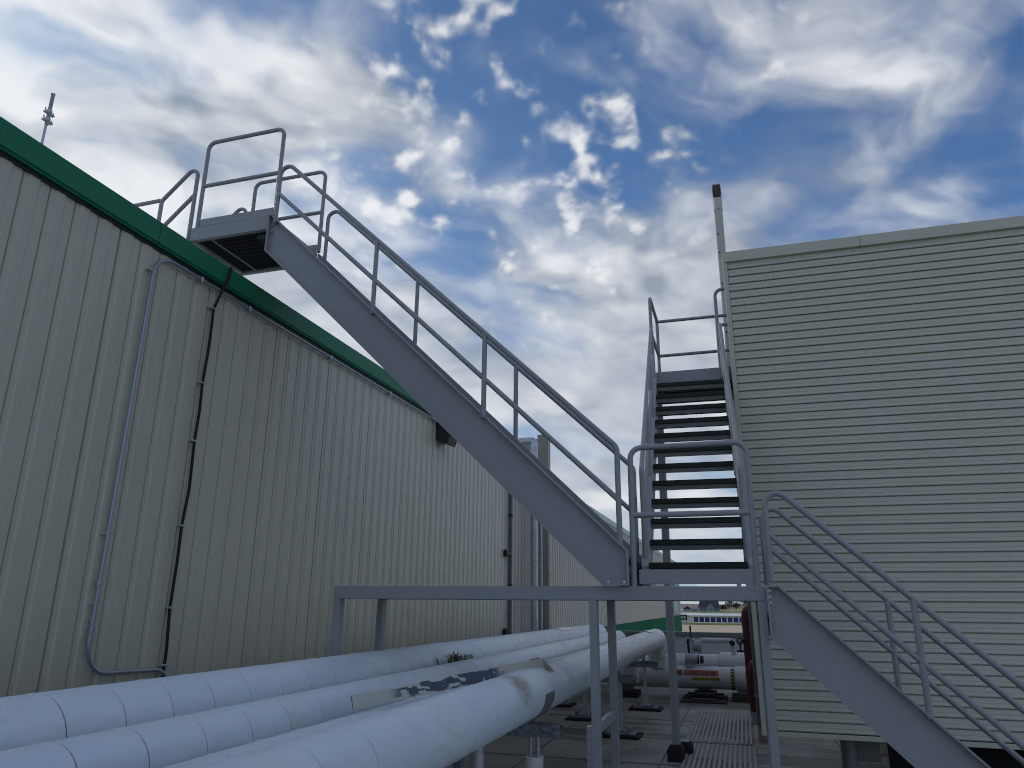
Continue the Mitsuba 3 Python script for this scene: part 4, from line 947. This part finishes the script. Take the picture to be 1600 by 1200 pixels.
for sx in (-1, 1):
    obj('wing_roof', hull([(hx0 + 12, HYY - 4.6, ZG + 8.7), (hx0 + 12, HYY + 5, ZG + 8.7), (hx0 + 12, HYY - 4.6, ZG + 8.3), (hx0 + 12, HYY + 5, ZG + 8.3), (hx0 + 12 + sx * 5, HYY - 4.6, ZG + 3.9), (hx0 + 12 + sx * 5, HYY + 5, ZG + 3.9), (hx0 + 12 + sx * 5, HYY - 4.6, ZG + 3.5), (hx0 + 12 + sx * 5, HYY + 5, ZG + 3.5)]), 'house_roof', ho, False)
for x in (hx0 + 2, hx0 + 5, hx0 + 11, hx0 + 18): obj('window', bx(x, x + 1.6, HYY - 4.06 if x == hx0 + 11 else HYY - 0.06, HYY, ZG + 1.2, ZG + 2.8), 'house_window', ho, False)
for i, (a0, a1, yy, hh, lb) in enumerate(((-0.0735, -0.0640, 790, 5.2, 'small grey shed with a pointed roof left of the dark far house'), (-0.0630, -0.0560, 805, 4.4, 'low grey outbuilding joined to the left of the dark far house'))):
    k = thing('farm_shed', lb, 'shed')
    obj('wall', bx(a0 * yy, a1 * yy, yy, yy + 8, ZG, ZG + hh * 0.45), 'house_wall', k, False)
    obj('roof', gable(a0 * yy, a1 * yy, yy, yy + 8, 0, ZG + hh * 0.45, ZG + hh, 'y' if i == 0 else 'x'), 'house_roof' if i == 0 else 'valve_grey', k, False)

def tree(label, x, y, h, w, seed, nleaf=520, base_z=ZG, squat=0.35):
    k = thing('tree', label, 'tree')
    r_ = np.random.default_rng(seed)
    tr = [sweep([(x, y, base_z), (x + 0.02 * h, y, base_z + h * 0.35), (x, y, base_z + h * 0.75)], [0.035 * h, 0.025 * h, 0.01 * h], 7)]
    for i in range(5):
        a = r_.uniform(0, 6.28)
        tr.append(sweep([(x, y, base_z + h * (0.25 + 0.08 * i)), (x + math.cos(a) * w * 0.35, y + math.sin(a) * w * 0.35, base_z + h * (0.45 + 0.09 * i))], [0.015 * h, 0.005 * h], 5))
    obj('trunk', tr, 'bark', k)
    nc = 9
    cc = np.stack([x + r_.uniform(-0.36, 0.36, nc) * w, y + r_.uniform(-0.36, 0.36, nc) * w, base_z + h * r_.uniform(squat, 0.86, nc)], 1)
    c = cc[r_.integers(0, nc, nleaf)] + r_.normal(0, 1, (nleaf, 3)) * (0.13 * w, 0.13 * w, 0.09 * h)
    s = 0.045 * (w + h) / 2
    u = r_.normal(0, 1, (nleaf, 3)); u /= np.linalg.norm(u, axis=1, keepdims=True)
    v = np.cross(u, r_.normal(0, 1, (nleaf, 3))); v /= np.linalg.norm(v, axis=1, keepdims=True)
    u, v = u * s, v * s * 0.7
    V = np.stack([c - u, c + v, c + u, c - v], 1).reshape(-1, 3)
    i = np.arange(nleaf) * 4
    obj('crown', trimesh.Trimesh(V, np.vstack([np.stack([i, i + 1, i + 2], 1), np.stack([i, i + 2, i + 3], 1)]), process=False), 'foliage_dark', k, False)
for j, (ax, yy, h, w, lb) in enumerate(((-0.0262, 806, 7.5, 8, 'dark bushy tree against the right end of the far house'), (-0.0225, 812, 5.0, 6, 'smaller dark tree just right of the far house'), (-0.0165, 1060, 14.5, 13, 'dark far tree at the left of the horizon clump'), (-0.0085, 1080, 14.0, 15, 'broad dark far tree in the middle of the horizon clump'),
                                        (0.0020, 1070, 15.0, 13, 'dark far tree beside the tall red standpipe'))):
    tree(lb, ax * yy, yy, h, w, 100 + j, base_z=ZG + (0 if j < 2 else 0.0))
gp = obj('field_fence', [bx(x, x + 0.25, 640, 640.25, ZG, ZG + 2.2) for x in np.arange(-16, 6, 3.1)], 'storage_cream', None, False)
labels[gp] = {'label': 'thin pale field fence in the green pasture beyond the storage building', 'category': 'fence'}
